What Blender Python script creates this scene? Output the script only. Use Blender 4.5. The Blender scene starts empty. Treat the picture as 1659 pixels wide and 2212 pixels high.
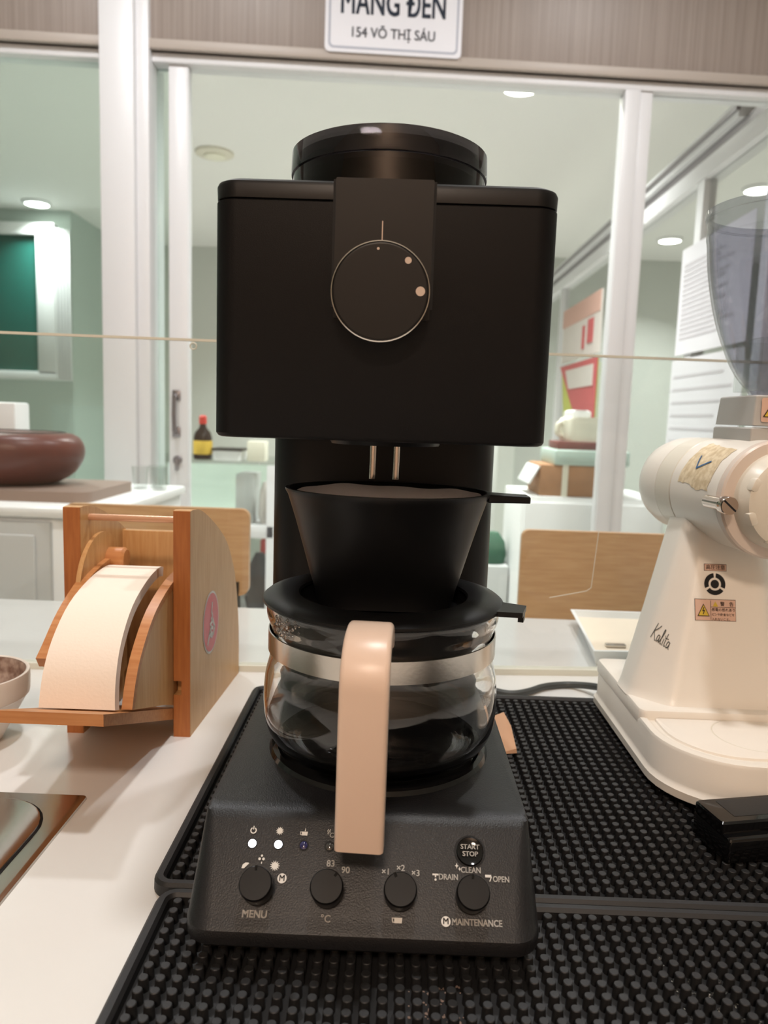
import bpy, bmesh, math, random
from mathutils import Vector, Matrix
from mathutils.bvhtree import BVHTree
random.seed(7)
R = math.radians
scene = bpy.context.scene
COL = scene.collection

# ------------------------------------------------------------------ camera
FPX = 1620.0; CX, CY = 829.5, 1106.0; VPX, VPY = 855.0, 902.0; SR = 0.0337
CAMP = Vector((0, 0, .25))
Yc = Vector((VPX-CX, CY-VPY, -FPX)).normalized()
cr = math.sqrt(1-SR*SR)
Zc = Vector((SR, cr, (SR*Yc.x+cr*Yc.y)/(-Yc.z))).normalized()
Xc = Yc.cross(Zc)
cam_d = bpy.data.cameras.new('camera'); cam = bpy.data.objects.new('camera', cam_d); COL.objects.link(cam)
rot = Matrix((Xc, Yc, Zc))               # rows = world axes in camera space -> camera-to-world rotation
cam.matrix_world = Matrix.Translation(CAMP) @ rot.to_4x4()
cam_d.sensor_fit = 'VERTICAL'; cam_d.sensor_height = 36; cam_d.lens = FPX/2212*36
cam_d.clip_start = .01; cam_d.clip_end = 60
cam_d.dof.use_dof = True; cam_d.dof.focus_distance = .42; cam_d.dof.aperture_fstop = 12
scene.camera = cam
scene.cycles.transparent_max_bounces = 32
# ------------------------------------------------------------------ world, view
w = bpy.data.worlds.new('world'); scene.world = w; w.use_nodes = True
w.node_tree.nodes['Background'].inputs[0].default_value = (.9, .95, 1, 1)
w.node_tree.nodes['Background'].inputs[1].default_value = .15
vs = scene.view_settings
vs.view_transform = 'Standard'; vs.look = 'None'; vs.gamma = 1; vs.use_curve_mapping = False; vs.exposure = 0.0
CEIL = 1.6
def area(name, loc, size, power, col, rotx=0, spread=180):
    l = bpy.data.lights.new(name, 'AREA'); l.shape = 'DISK'; l.size = size; l.energy = power; l.color = col; l.spread = R(spread)
    o = bpy.data.objects.new(name, l); o.location = loc; o.rotation_euler = (rotx, 0, 0); COL.objects.link(o); return o
KEY = (.06, .42, CEIL-.03); WARM_FILL = (-.1, -1.35, CEIL-.03)
area('lamp_light', KEY, .10, 9.5, (1, .975, .95))
area('lamp_light', WARM_FILL, .35, 25, (1, .75, .58))  # unseen fill lamp, added for the warm reflected light on front faces
FARL = [(.46, 3.22, 18), (-2.45, 5.2, 12), (2.0, 4.45, 24), (1.94, 5.67, 24), (-1.7, 2.65, 31), (-.4, 5.3, 27), (.1, 2.55, 16)]  # last three are unseen lamps added to brighten the far room
for (x, y, p) in FARL: area('lamp_light', (x, y, CEIL-.03), .13, p, (1, 1, .975), spread=120)
MIDL = [(-.62, 1.30), (.55, 1.30)]
for (x, y) in MIDL: area('lamp_light', (x, y, CEIL-.03), .11, 8.5, (.98, .98, 1))

# ------------------------------------------------------------------ materials
def lin(c):
    if isinstance(c, str): c = tuple(int(c[i:i+2], 16) for i in (0, 2, 4))
    o = []
    for v in c:
        v /= 255.; o.append(v/12.92 if v <= .04045 else ((v+.055)/1.055)**2.4)
    return (*o, 1)
def newmat(name):
    m = bpy.data.materials.new(name); m.use_nodes = True; nt = m.node_tree
    return m, nt, nt.nodes['Principled BSDF']
def mat(name, c, rough=.5, metal=0, spec=.5, bump=None, var=None, trans=0, ior=1.45, emit=None, coat=0, stretch=None, sss=0):
    m, nt, b = newmat(name); I = b.inputs
    I['Base Color'].default_value = lin(c); I['Roughness'].default_value = rough; I['Metallic'].default_value = metal
    I['Specular IOR Level'].default_value = spec; I['IOR'].default_value = ior; I['Transmission Weight'].default_value = trans
    I['Coat Weight'].default_value = coat
    if emit: I['Emission Color'].default_value = lin(emit[0]); I['Emission Strength'].default_value = emit[1]
    tc = nt.nodes.new('ShaderNodeTexCoord'); mp = nt.nodes.new('ShaderNodeMapping'); nt.links.new(tc.outputs['Object'], mp.inputs[0])
    if stretch: mp.inputs['Scale'].default_value = stretch
    if var:                       # (scale, second colour, lo, hi)
        n = nt.nodes.new('ShaderNodeTexNoise'); n.inputs['Scale'].default_value = var[0]; n.inputs['Detail'].default_value = 4
        nt.links.new(mp.outputs[0], n.inputs['Vector'])
        r = nt.nodes.new('ShaderNodeValToRGB'); r.color_ramp.elements[0].position = var[2]; r.color_ramp.elements[1].position = var[3]
        r.color_ramp.elements[0].color = lin(c); r.color_ramp.elements[1].color = lin(var[1])
        nt.links.new(n.outputs['Fac'], r.inputs[0]); nt.links.new(r.outputs[0], I['Base Color'])
    if bump:
        n2 = nt.nodes.new('ShaderNodeTexNoise'); n2.inputs['Scale'].default_value = bump[0]; n2.inputs['Detail'].default_value = 3
        nt.links.new(tc.outputs['Object'], n2.inputs['Vector'])
        bp = nt.nodes.new('ShaderNodeBump'); bp.inputs['Strength'].default_value = bump[1]; bp.inputs['Distance'].default_value = bump[2] if len(bump) > 2 else .0005
        nt.links.new(n2.outputs['Fac'], bp.inputs['Height']); nt.links.new(bp.outputs[0], I['Normal'])
    return m
def pane(name, tint, ior=1.5, rough=0.0, haze=0.0):
    m = bpy.data.materials.new(name); m.use_nodes = True; nt = m.node_tree; nt.nodes.clear()
    o = nt.nodes.new('ShaderNodeOutputMaterial'); mx = nt.nodes.new('ShaderNodeMixShader'); t = nt.nodes.new('ShaderNodeBsdfTransparent')
    g = nt.nodes.new('ShaderNodeBsdfGlossy'); lw = nt.nodes.new('ShaderNodeLayerWeight'); lw.inputs[0].default_value = .5; f = nt.nodes.new('ShaderNodeMath'); f.operation = 'POWER'; f.inputs[1].default_value = 4.5; mr = nt.nodes.new('ShaderNodeMapRange'); mr.inputs['To Min'].default_value = ((ior-1)/(ior+1))**2
    t.inputs[0].default_value = (*tint, 1); g.inputs['Roughness'].default_value = rough; nt.links.new(lw.outputs['Facing'], f.inputs[0]); nt.links.new(f.outputs[0], mr.inputs['Value']); f = mr
    nt.links.new(f.outputs[0], mx.inputs[0]); nt.links.new(t.outputs[0], mx.inputs[1]); nt.links.new(g.outputs[0], mx.inputs[2])
    out = mx.outputs[0]
    if haze:
        d = nt.nodes.new('ShaderNodeBsdfDiffuse'); d.inputs[0].default_value = (.6, .62, .62, 1)
        m2 = nt.nodes.new('ShaderNodeMixShader'); m2.inputs[0].default_value = haze
        nt.links.new(out, m2.inputs[1]); nt.links.new(d.outputs[0], m2.inputs[2]); out = m2.outputs[0]
    nt.links.new(out, o.inputs[0]); return m
def wood(name, a, b, stretch, rough=.4, scale=6):
    return mat(name, a, rough, var=(scale, b, .3, .75), stretch=stretch)
M = {}
M['counter'] = mat('counter_white', 'E6E6E4', .22, var=(3, 'E0DFDC', .4, .7))
M['black'] = mat('black_textured_plastic', (12, 11, 12), .48, spec=.22, bump=(2600, .35, .0002))
M['panelblack'] = mat('black_grained_plastic', (24, 24, 26), .38, bump=(1500, .55, .0003))
M['satin'] = mat('black_satin_plastic', (12, 12, 13), .38, spec=.32)
M['blackgloss'] = mat('black_gloss_plastic', (12, 12, 13), .08)
M['rubber'] = mat('black_rubber', (33, 33, 34), .5, bump=(900, .3, .0002))
M['white_print'] = mat('white_print', 'D9D6D0', .5)
M['beige_dot'] = mat('beige_dot', 'C9B5A6', .5)
M['led_on'] = mat('led_lit', 'FFFFFF', .3, emit=('F2F6FF', 6))
M['led_off'] = mat('led_unlit', (40, 40, 90), .1, coat=1)
M['led_off2'] = mat('led_unlit_grey', (60, 60, 60), .1, coat=1)
M['steel'] = mat('brushed_steel', (200, 194, 186), .2, 1, bump=(400, .1, .0002), stretch=(1, 30, 1))
M['chrome'] = mat('chrome', (205, 190, 180), .12, 1)
M['glass'] = mat('clear_glass', 'FFFFFF', 0.0, trans=1, ior=1.45)
M['handle'] = mat('pale_pink_plastic', 'DDC4B2', .32)
M['hop'] = pane('smoked_hopper', (.26, .24, .25), 1.5)
M['ghop'] = pane('grey_smoked_plastic', (.77, .77, .80), 1.45)
M['acryl'] = pane('clear_acrylic', (.975, .985, .98), 1.35)
M['acryl_edge'] = mat('acrylic_edge', 'D8D6C8', .3)
M['paper'] = mat('filter_paper', 'F6F2F6', .8, bump=(300, .4, .001))
M['fpaper'] = mat('filter_stack_paper', 'F0E2D4', .75, bump=(500, .2, .0005))
M['woodx'] = wood('beech_along_x', (196, 138, 88), (176, 112, 62), (4, 60, 60))
M['woodz'] = wood('beech_upright', (204, 160, 108), (188, 138, 84), (60, 60, 5))
M['woodedge'] = wood('beech_edge', (178, 110, 56), (156, 90, 42), (60, 60, 5))
M['ply'] = wood('chair_plywood', (206, 166, 122), (190, 146, 102), (3, 20, 30))
M['sticker'] = mat('red_sticker', (202, 62, 72), .35)
M['gr_white'] = mat('grinder_white_enamel', 'E9E3D9', .3, bump=(700, .08, .0003))
M['gr_band'] = mat('grinder_ivory_enamel', 'DED8CA', .3, bump=(700, .08, .0003))
M['gr_flange_tint'] = mat('grinder_flange_warm_tint', 'D6C8BC', .35)  # white enamel with the brownish-pink cast of the warm fill in its colour
M['beige'] = mat('beige_paper', (238, 224, 204), .8)
M['gr_grey'] = mat('grinder_grey_casting', (178, 176, 172), .45, 0)
M['tray'] = mat('tray_white_enamel', 'EDE6DC', .25)
M['label_tan'] = mat('old_label', (226, 210, 180), .8, var=(220, (204, 184, 150), .4, .6))
M['label_pink'] = mat('label_foil', (214, 178, 158), .35)
M['yellow'] = mat('label_yellow', (206, 176, 60), .5)
M['ink'] = mat('label_ink', (46, 30, 26), .6)
M['logo'] = mat('logo_grey', (92, 92, 88), .5)
M['blue'] = mat('blue_ink', (32, 92, 140), .6)
M['fascia'] = mat('fascia_laminate', (158, 146, 138), .45, var=(5, (138, 126, 119), .3, .75), stretch=(24, 24, .35))
M['fascia_edge'] = mat('fascia_edge', (176, 165, 156), .45)
M['wframe'] = mat('white_aluminium', 'DEDEE0', .35)
M['whitewall'] = mat('white_paint', 'E4E6E2', .7)
M['farwall'] = mat('far_wall_paint', (200, 204, 198), .75)
M['farceil'] = mat('ceiling_paint', 'E6E6E3', .8)
M['teal'] = mat('teal_wall_paint', (190, 202, 196), .7)
M['warmwall'] = mat('warm_wall_paint', (238, 216, 196), .8)
M['floor'] = mat('floor_tile', (226, 223, 216), .35, var=(4, (216, 213, 206), .4, .6))
M['tealpane'] = mat('teal_window_film', (34, 88, 80), .08)
M['pane_l'] = pane('green_pane', (.86, .92, .895), 1.45)
M['pane_m'] = pane('clear_pane', (.955, .965, .96), 1.3)
M['sign'] = mat('sign_white', 'E6E6EC', .35)
M['signline'] = mat('sign_line', (176, 180, 192), .5)
M['signink'] = mat('sign_ink', (62, 72, 90), .5)
M['signink2'] = mat('sign_ink_grey', (112, 114, 122), .5)
M['lamp'] = mat('lamp_diffuser', 'FFFFFF', .5, emit=('FFFFF2', 14))
M['lampoff'] = mat('lamp_unlit', 'D8D4C4', .5)
M['grey'] = mat('cabinet_grey', (192, 194, 192), .5)
M['cabwhite'] = mat('cabinet_white', 'EDEFEE', .45)
M['brown'] = mat('brown_lacquer', (112, 66, 56), .35, var=(9, (84, 46, 40), .35, .7))
M['plate'] = mat('grey_wood_plate', (150, 130, 118), .5)
M['ceramic'] = mat('cup_ceramic', (226, 216, 206), .25)
M['cupin'] = mat('cup_glaze', (186, 166, 154), .3, var=(160, (120, 92, 80), .35, .7))
M['sheet'] = mat('paper_sheet', 'D0CED2', .8)
M['sheetline'] = mat('sheet_text', (186, 182, 186), .8)
M['red'] = mat('poster_red', (196, 96, 98), .6)
M['lime'] = mat('poster_lime', (190, 194, 96), .6)
M['pale'] = mat('poster_pale', (214, 206, 200), .6)
M['salmon'] = mat('poster_salmon', (206, 166, 152), .6)
M['card'] = mat('cardboard', (170, 128, 94), .8)
M['cream'] = mat('cream_plastic', 'E6E4D2', .4)
M['bottle'] = mat('dark_bottle', (38, 30, 26), .15)
M['redcap'] = mat('red_cap', (196, 60, 52), .4)
M['ylabel'] = mat('bottle_label', (214, 180, 70), .6)
M['blackpl'] = mat('black_part', (30, 30, 32), .3)
M['cable'] = mat('grey_cable', (66, 68, 66), .5)
M['kraft'] = mat('kraft_paper', (190, 148, 116), .8)
M['teal2'] = mat('teal_tray', (188, 208, 198), .5)
M['palegreen'] = mat('pale_green_panel', (206, 222, 208), .6)
M['green'] = mat('dark_green', (50, 92, 70), .7)
M['maroon'] = mat('maroon_box', (120, 70, 66), .6)
M['bluepl'] = mat('blue_plastic', (70, 130, 190), .4)
M['doorhandle'] = mat('door_handle_metal', (150, 146, 150), .3, .8)
M['crumb'] = mat('brown_crumb', (170, 104, 66), .8)
M['residue'] = mat('coffee_residue', (126, 108, 98), .9)
M['dark_hole'] = mat('dark_cavity', (10, 10, 12), .7)
M['copper'] = mat('pale_rod', (206, 160, 128), .25, .3)

# ------------------------------------------------------------------ builders
ORG = {}
def thing(name, label, cat, loc, group=None):
    o = bpy.data.objects.new(name, None); COL.objects.link(o); o.location = loc; o.empty_display_size = .01
    o['label'] = label; o['category'] = cat
    if group: o['group'] = group
    ORG[o.name] = Vector(loc); return o
def mk(name, bm, m, parent=None, label=None, cat=None, group=None, kind=None, ang=32, origin=None, flat=False):
    """link a bmesh (world coordinates) as one mesh object"""
    if isinstance(bm, bpy.types.Mesh): me = bm
    else:
        bmesh.ops.recalc_face_normals(bm, faces=bm.faces[:]) if not flat else None
        me = bpy.data.meshes.new(name); bm.to_mesh(me); bm.free()
    if parent is not None: org = ORG[parent.name]
    elif origin is not None: org = Vector(origin)
    else:
        vs_ = [v.co for v in me.vertices]
        mn = [min(v[i] for v in vs_) for i in range(3)]; mx = [max(v[i] for v in vs_) for i in range(3)]
        org = Vector(((mn[0]+mx[0])/2, (mn[1]+mx[1])/2, mn[2]))
    me.transform(Matrix.Translation(-org))
    me.materials.clear(); me.materials.append(M[m])
    for p in me.polygons: p.use_smooth = True
    me.set_sharp_from_angle(angle=R(ang))
    o = bpy.data.objects.new(name, me); COL.objects.link(o)
    if parent is not None: o.parent = parent
    else: o.location = org
    ORG[o.name] = org
    if label: o['label'] = label
    if cat: o['category'] = cat
    if group: o['group'] = group
    if kind: o['kind'] = kind
    return o
def merge(bm, t, mtx=None):
    me = bpy.data.meshes.new('t'); t.to_mesh(me); t.free()
    if mtx: me.transform(mtx)
    bm.from_mesh(me); bpy.data.meshes.remove(me); return bm
def NB(): return bmesh.new()
def box(x0, x1, y0, y1, z0, z1, bev=0, seg=2, bm=None, mtx=None):
    t = NB(); bmesh.ops.create_cube(t, size=1)
    for v in t.verts: v.co = Vector(((x0+x1)/2+v.co.x*(x1-x0), (y0+y1)/2+v.co.y*(y1-y0), (z0+z1)/2+v.co.z*(z1-z0)))
    if bev: bmesh.ops.bevel(t, geom=t.edges[:], offset=bev, segments=seg, affect='EDGES', profile=.5)
    return merge(bm if bm is not None else NB(), t, mtx)
def loft(loops, cap0=True, cap1=True, bm=None, closed=False):
    bm = bm if bm is not None else NB()
    rings = [[bm.verts.new(p) for p in L] for L in loops]
    n = len(rings[0]); K = len(rings)
    for i in range(K if closed else K-1):
        a, b = rings[i], rings[(i+1) % K]
        for j in range(n): bm.faces.new((a[j], a[(j+1) % n], b[(j+1) % n], b[j]))
    if not closed:
        if cap0: bm.faces.new(rings[0][::-1])
        if cap1: bm.faces.new(rings[-1])
    return bm
def lathe(prof, cx=0, cy=0, cz=0, seg=48, bm=None, mtx=None, closed=False):
    t = NB(); rows = []
    for (r, z) in prof:
        if r < 1e-6: rows.append([t.verts.new((cx, cy, cz+z))])
        else: rows.append([t.verts.new((cx+r*math.cos(2*math.pi*k/seg), cy+r*math.sin(2*math.pi*k/seg), cz+z)) for k in range(seg)])
    K = len(rows)
    for i in range(K if closed else K-1):
        a, b = rows[i], rows[(i+1) % K]
        for k in range(seg):
            k2 = (k+1) % seg
            if len(a) == 1 and len(b) == 1: continue
            if len(a) == 1: t.faces.new((a[0], b[k], b[k2]))
            elif len(b) == 1: t.faces.new((a[k], a[k2], b[0]))
            else: t.faces.new((a[k], a[k2], b[k2], b[k]))
    return merge(bm if bm is not None else NB(), t, mtx)
def rrect(x0, x1, y0, y1, r, n=6):
    rs = r if isinstance(r, (tuple, list)) else (r,)*4   # order: (x1,y1),(x0,y1),(x0,y0),(x1,y0)
    C = [(x1, y1, -1, -1, 0), (x0, y1, 1, -1, 90), (x0, y0, 1, 1, 180), (x1, y0, -1, 1, 270)]
    P = []
    for (cx, cy, sx, sy, a0), q in zip(C, rs):
        q = max(q, 1e-5)
        for k in range(n+1):
            a = R(a0+90*k/n); P.append((cx+sx*q+q*math.cos(a), cy+sy*q+q*math.sin(a)))
    return P
def tube(pts, r, seg=8, bm=None, cap=True):
    pts = [Vector(p) for p in pts]; loops = []; n0 = None
    for i, p in enumerate(pts):
        d = (pts[min(i+1, len(pts)-1)]-pts[max(i-1, 0)]).normalized()
        if n0 is None: n0 = d.orthogonal().normalized()
        n0 = (n0-d*n0.dot(d)).normalized(); b0 = d.cross(n0); rr = r[i] if isinstance(r, (list, tuple)) else r
        loops.append([p+(n0*math.cos(2*math.pi*k/seg)+b0*math.sin(2*math.pi*k/seg))*rr for k in range(seg)])
    return loft(loops, cap, cap, bm)
def prismx(poly, x0, x1, bev=0, bm=None, sh=None):      # poly = (y,z) points, extruded along x
    t = NB(); loft([[(x0, y, z) for y, z in poly], [(x1, y, z) for y, z in poly]], bm=t)
    if bev: bmesh.ops.bevel(t, geom=[e for e in t.edges if e.calc_face_angle(0) > .6], offset=bev, segments=2, affect='EDGES', profile=.5)
    if sh:
        for v in t.verts: v.co.x += (v.co.y-sh[0])*sh[1]
    return merge(bm if bm is not None else NB(), t)
def smoothpath(pts, n=8):
    P = [Vector(p) for p in pts]; out = []
    for i in range(len(P)-1):
        p0 = P[max(i-1, 0)]; p1 = P[i]; p2 = P[i+1]; p3 = P[min(i+2, len(P)-1)]
        for k in range(n):
            t = k/n; out.append(.5*((2*p1)+(p2-p0)*t+(2*p0-5*p1+4*p2-p3)*t*t+(3*p1-p0-3*p2+p3)*t**3))
    out.append(P[-1]); return out
def text2d(s, size=1., bold=0, shear=0, ax='CENTER', ay='CENTER', space=1., res=3):
    c = bpy.data.curves.new('t', 'FONT'); c.body = s; c.size = size; c.align_x = ax; c.align_y = ay; c.shear = shear; 
    c.space_character = space; c.resolution_u = res
    o = bpy.data.objects.new('t', c); COL.objects.link(o)
    dg = bpy.context.evaluated_depsgraph_get(); me = bpy.data.meshes.new_from_object(o.evaluated_get(dg))
    bpy.data.objects.remove(o); bpy.data.curves.remove(c)
    if bold:
        b = NB()
        for dx in (-bold, 0, bold):
            for dy in ((-bold*.6, bold*.6) if dx else (0,)):
                m2 = me.copy(); m2.transform(Matrix.Translation((dx*size, dy*size, 0))); b.from_mesh(m2); bpy.data.meshes.remove(m2)
        b.to_mesh(me); b.free()
    return me
def shape2d(polys):                    # flat polygons [(x,y)...]
    bm = NB()
    for P in polys: bm.faces.new([bm.verts.new((x, y, 0)) for x, y in P])
    me = bpy.data.meshes.new('s'); bm.to_mesh(me); bm.free(); return me
def ring2d(cx, cy, r0, r1, a0=0, a1=360, n=24):
    return [[(cx+r*math.cos(R(a0+(a1-a0)*k/n)), cy+r*math.sin(R(a0+(a1-a0)*k/n))) for r, k in ((r0, i), (r1, i), (r1, i+1), (r0, i+1))] for i in range(n)]
def disc2d(cx, cy, r, n=20): return [[(cx+r*math.cos(2*math.pi*k/n), cy+r*math.sin(2*math.pi*k/n)) for k in range(n)]]
def star2d(cx, cy, r0, r1, n=14):
    P = [(cx+(r1 if k % 2 == 0 else r0)*math.cos(math.pi*k/n), cy+(r1 if k % 2 == 0 else r0)*math.sin(math.pi*k/n)) for k in range(2*n)]
    return [[(cx, cy), P[k], P[(k+1) % (2*n)]] for k in range(2*n)]
def stroke2d(pts, w):                  # ribbon along a polyline
    out = []
    for (a, b) in zip(pts[:-1], pts[1:]):
        d = Vector((b[0]-a[0], b[1]-a[1])); L = d.length
        if L < 1e-9: continue
        d /= L; n = Vector((-d.y, d.x))*w/2; e = d*w*.3
        A = Vector(a[:2])-e; B = Vector(b[:2])+e
        out.append([tuple(A-n), tuple(B-n), tuple(B+n), tuple(A+n)])
    return out
def place(me, o, right, up, off=.0002, thick=0):    # 2D mesh -> world plane
    right = Vector(right).normalized(); up = Vector(up).normalized(); n = right.cross(up); o = Vector(o)+n*off
    me.transform(Matrix(((right.x, up.x, n.x, o.x), (right.y, up.y, n.y, o.y), (right.z, up.z, n.z, o.z), (0, 0, 0, 1)))); return me
def decal(me, o, right, up, bvh, off=.0002, sub=0):
    right = Vector(right).normalized(); up = Vector(up).normalized(); d = -(right.cross(up)); o = Vector(o)
    if sub:
        b = NB(); b.from_mesh(me); bmesh.ops.subdivide_edges(b, edges=b.edges[:], cuts=sub, use_grid_fill=True); b.to_mesh(me); b.free()
    for v in me.vertices:
        p = o+right*v.co.x+up*v.co.y; h = bvh.ray_cast(p-d*.2, d)
        v.co = (h[0]-d*off) if h[0] is not None else p
    return me
def grid2d(w, h, nx, ny, r=0):
    bm = NB(); vs_ = [[bm.verts.new((-w/2+w*i/nx, -h/2+h*j/ny, 0)) for i in range(nx+1)] for j in range(ny+1)]
    for j in range(ny):
        for i in range(nx): bm.faces.new((vs_[j][i], vs_[j][i+1], vs_[j+1][i+1], vs_[j+1][i]))
    me = bpy.data.meshes.new('g'); bm.to_mesh(me); bm.free(); return me
def bvh_of(o):
    me = o.data; off = ORG[o.name]
    return BVHTree.FromPolygons([v.co+off for v in me.vertices], [p.vertices[:] for p in me.polygons])
def struct(name, bm, m, parent=None): return mk(name, bm, m, parent, kind=None if parent else 'structure')

# ------------------------------------------------------------------ room shell
struct('floor', box(-4.6, 3.6, -1.9, 6.5, -.95, -.85), 'floor')
struct('ceiling', box(-4.6, 3.6, -1.9, 6.5, CEIL, CEIL+.08), 'farceil')
struct('wall_behind', box(-4.6, 3.6, -1.98, -1.9, -.85, CEIL), 'warmwall')
struct('wall_far', box(-4.6, 3.6, 6.4, 6.5, -.85, CEIL), 'farwall')
struct('wall_left', box(-4.7, -4.6, -1.98, 6.5, -.85, CEIL), 'teal')
struct('wall_right', box(3.6, 3.7, -1.98, 6.5, -.85, CEIL), 'whitewall')

def PY(x, dy=0): return 2.0+(x+.64)*.068+dy
def pbox(x0, x1, d0, d1, z0, z1, bev=.002, bm=None):     # box in the slightly turned plane of the partition
    t = box(x0, x1, d0, d1, z0, z1, bev)
    for v in t.verts: v.co.y = PY(v.co.x, v.co.y)
    return merge(bm if bm is not None else NB(), t)
# wood-grain fascia above the partition
fl = struct('wall_fascia_left', pbox(-2.6, -.75, -.02, .06, 1.135, CEIL), 'fascia')
struct('edge_strip', pbox(-2.6, -.75, -.03, .0, 1.135, 1.158), 'fascia_edge', fl)
fr = struct('wall_fascia_right', pbox(-.645, 2.6, -.02, .06, 1.135, CEIL), 'fascia')
struct('edge_strip', pbox(-.645, 2.6, -.03, .0, 1.135, 1.158), 'fascia_edge', fr)
# pillar and aluminium frames
struct('wall_pillar', pbox(-.756, -.672, -.05, .10, -.85, CEIL, .004), 'wframe')
struct('trim_1', pbox(-.672, -.640, -.035, .09, -.85, CEIL, .003), 'wframe')
struct('trim_2', pbox(-.64, 2.6, -.01, .05, 1.112, 1.135), 'wframe')
struct('trim_3', pbox(-2.6, -.756, -.01, .05, 1.112, 1.135), 'wframe')
t4 = struct('trim_4', pbox(.565, .606, -.012, .04, -.85, 1.112), 'wframe')
struct('groove_strip', pbox(.608, .640, -.004, .03, -.85, 1.112), 'wframe', t4)
# window panes
struct('window_1', pbox(-2.6, -.756, .015, .021, -.55, 1.112, 0), 'pane_l')
struct('window_2', pbox(-.553, .565, .015, .021, -.85, 1.112, 0), 'pane_m')
struct('window_3', pbox(.64, 2.6, .015, .021, -.85, 1.112, 0), 'pane_m')
struct('window_4', pbox(-.64, -.603, .03, .036, -.85, 1.112, 0), 'pane_l')
struct('wall_sill_left', pbox(-2.6, -.756, -.02, .06, -.85, -.55), 'cabwhite')
# sliding door stile with pull handle and lock
d1 = struct('door_1', pbox(-.603, -.553, .0, .035, -.85, 1.112, .003), 'wframe')
dh = NB()
x = -.583; yy = PY(x)
tube([(x, yy+.001, .29), (x, yy-.022, .286), (x, yy-.026, .24), (x, yy-.022, .196), (x, yy+.001, .19)], .006, 8, dh)
box(x-.011, x+.011, yy-.006, yy+.001, .275, .303, .003, bm=dh); box(x-.011, x+.011, yy-.006, yy+.001, .178, .206, .003, bm=dh)
struct('door_handle', dh, 'doorhandle', d1)
lk = lathe([(0, 0), (.012, 0), (.012, .006), (.009, .009), (0, .009)], mtx=Matrix.Translation((-.58, PY(-.58), .118)) @ Matrix.Rotation(R(90), 4, 'X'))
box(-.583, -.577, yy-.02, yy, .09, .118, .002, bm=lk)
struct('door_lock', lk, 'doorhandle', d1)
# address sign
sg = thing('address_sign', 'white enamel address sign with dark lettering on the wood-grain fascia', 'sign', (-.039, PY(-.039, -.022), 1.15))
def sgx(x): return Vector((x, PY(x, -.034), 0))
rt = Vector((1, .068, 0)).normalized(); upv = Vector((0, 0, 1))
def signplate(w, h, z0, d0, d1, r):
    L = rrect(-w/2, w/2, 0, h, r, 5); n = rt.cross(upv)
    base = Vector((-.039, PY(-.039), z0))
    return loft([[base+rt*a+upv*b-n*0+Vector((0, d, 0)) for a, b in L] for d in (d1, d0)])
mk('plate', signplate(.342, .235, 1.150, -.036, -.021, .012), 'sign', sg)
so = Vector((-.039, PY(-.039, -.036), 1.2675))
fr_ = []
o_ = rrect(-.162, .162, -.109, .109, .012, 5); i_ = rrect(-.157, .157, -.104, .104, .009, 5)
for k in range(len(o_)): fr_.append([i_[k], o_[k], o_[(k+1) % len(o_)], i_[(k+1) % len(o_)]])
mk('border_line', place(shape2d(fr_), so, rt, upv, .0006), 'signline', sg)
t_ = text2d('MĂNG ĐEN', .084, .022, space=1.0)
for v in t_.vertices: v.co.x *= .60
mk('lettering', place(t_, so+Vector((-.002, 0, -.002)), rt, upv, .0008), 'signink', sg)
t_ = text2d('154 VÕ THỊ SÁU', .0335, .02)
for v in t_.vertices: v.co.x *= .87
mk('lettering', place(t_, so+Vector((-.002, 0, -.071)), rt, upv, .0008), 'signink2', sg)

# ------------------------------------------------------------------ far room
def ceiling_light(x, y, label, group, r=.075, on=True):
    t = thing('ceiling_light', label, 'ceiling light', (x, y, CEIL-.022), group)
    mk('trim_ring', lathe([(r, .022), (r+.018, .022), (r+.018, .012), (r, .004), (r, .022)], x, y, CEIL-.022, 32), 'lampoff' if not on else 'wframe', t)
    mk('diffuser', lathe([(0, .004), (r, .004), (r, .010), (0, .010)], x, y, CEIL-.022, 32), 'lamp' if on else 'lampoff', t)
FLAB = ('lit round downlight just behind the partition, under the fascia right of the sign', 'lit round downlight in front of the teal bay window',
        'lit round downlight beyond the glazed side partition, above the grinder hopper', 'lit round downlight beyond the glazed side partition, above the paper sheets',
        'added unseen downlight behind the green pane, hidden above the fascia', 'added unseen downlight in the far room behind the coffee maker head', 'added unseen downlight close behind the address sign')
for (x, y, p), lb in zip(FARL, FLAB):
    ceiling_light(x, y, lb, 'lit downlights behind the partition')
for (x, y), nm in zip(MIDL, ('wooden filter holder', 'white coffee grinder')):
    ceiling_light(x, y, 'round lit downlight in the ceiling behind the counter, above the %s side' % nm, None, .055)
ceiling_light(KEY[0], KEY[1], 'round lit downlight in the ceiling straight above the coffee counter', None, .055)
ceiling_light(WARM_FILL[0], WARM_FILL[1], 'added unseen warm fill lamp in the ceiling in front of the coffee counter', None, .17)
sd = thing('smoke_detector', 'unlit round cream ceiling fitting behind the glass partition', 'ceiling fitting', (-1.0, 4.13, CEIL-.03))
mk('base_ring', lathe([(0, .03), (.1, .03), (.1, .018), (.085, .012), (0, .012)], -1.0, 4.13, CEIL-.03, 32), 'lampoff', sd)
mk('cap', lathe([(.055, .012), (.055, .004), (.045, 0), (0, 0)], -1.0, 4.13, CEIL-.03, 32), 'cream', sd)
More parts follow.
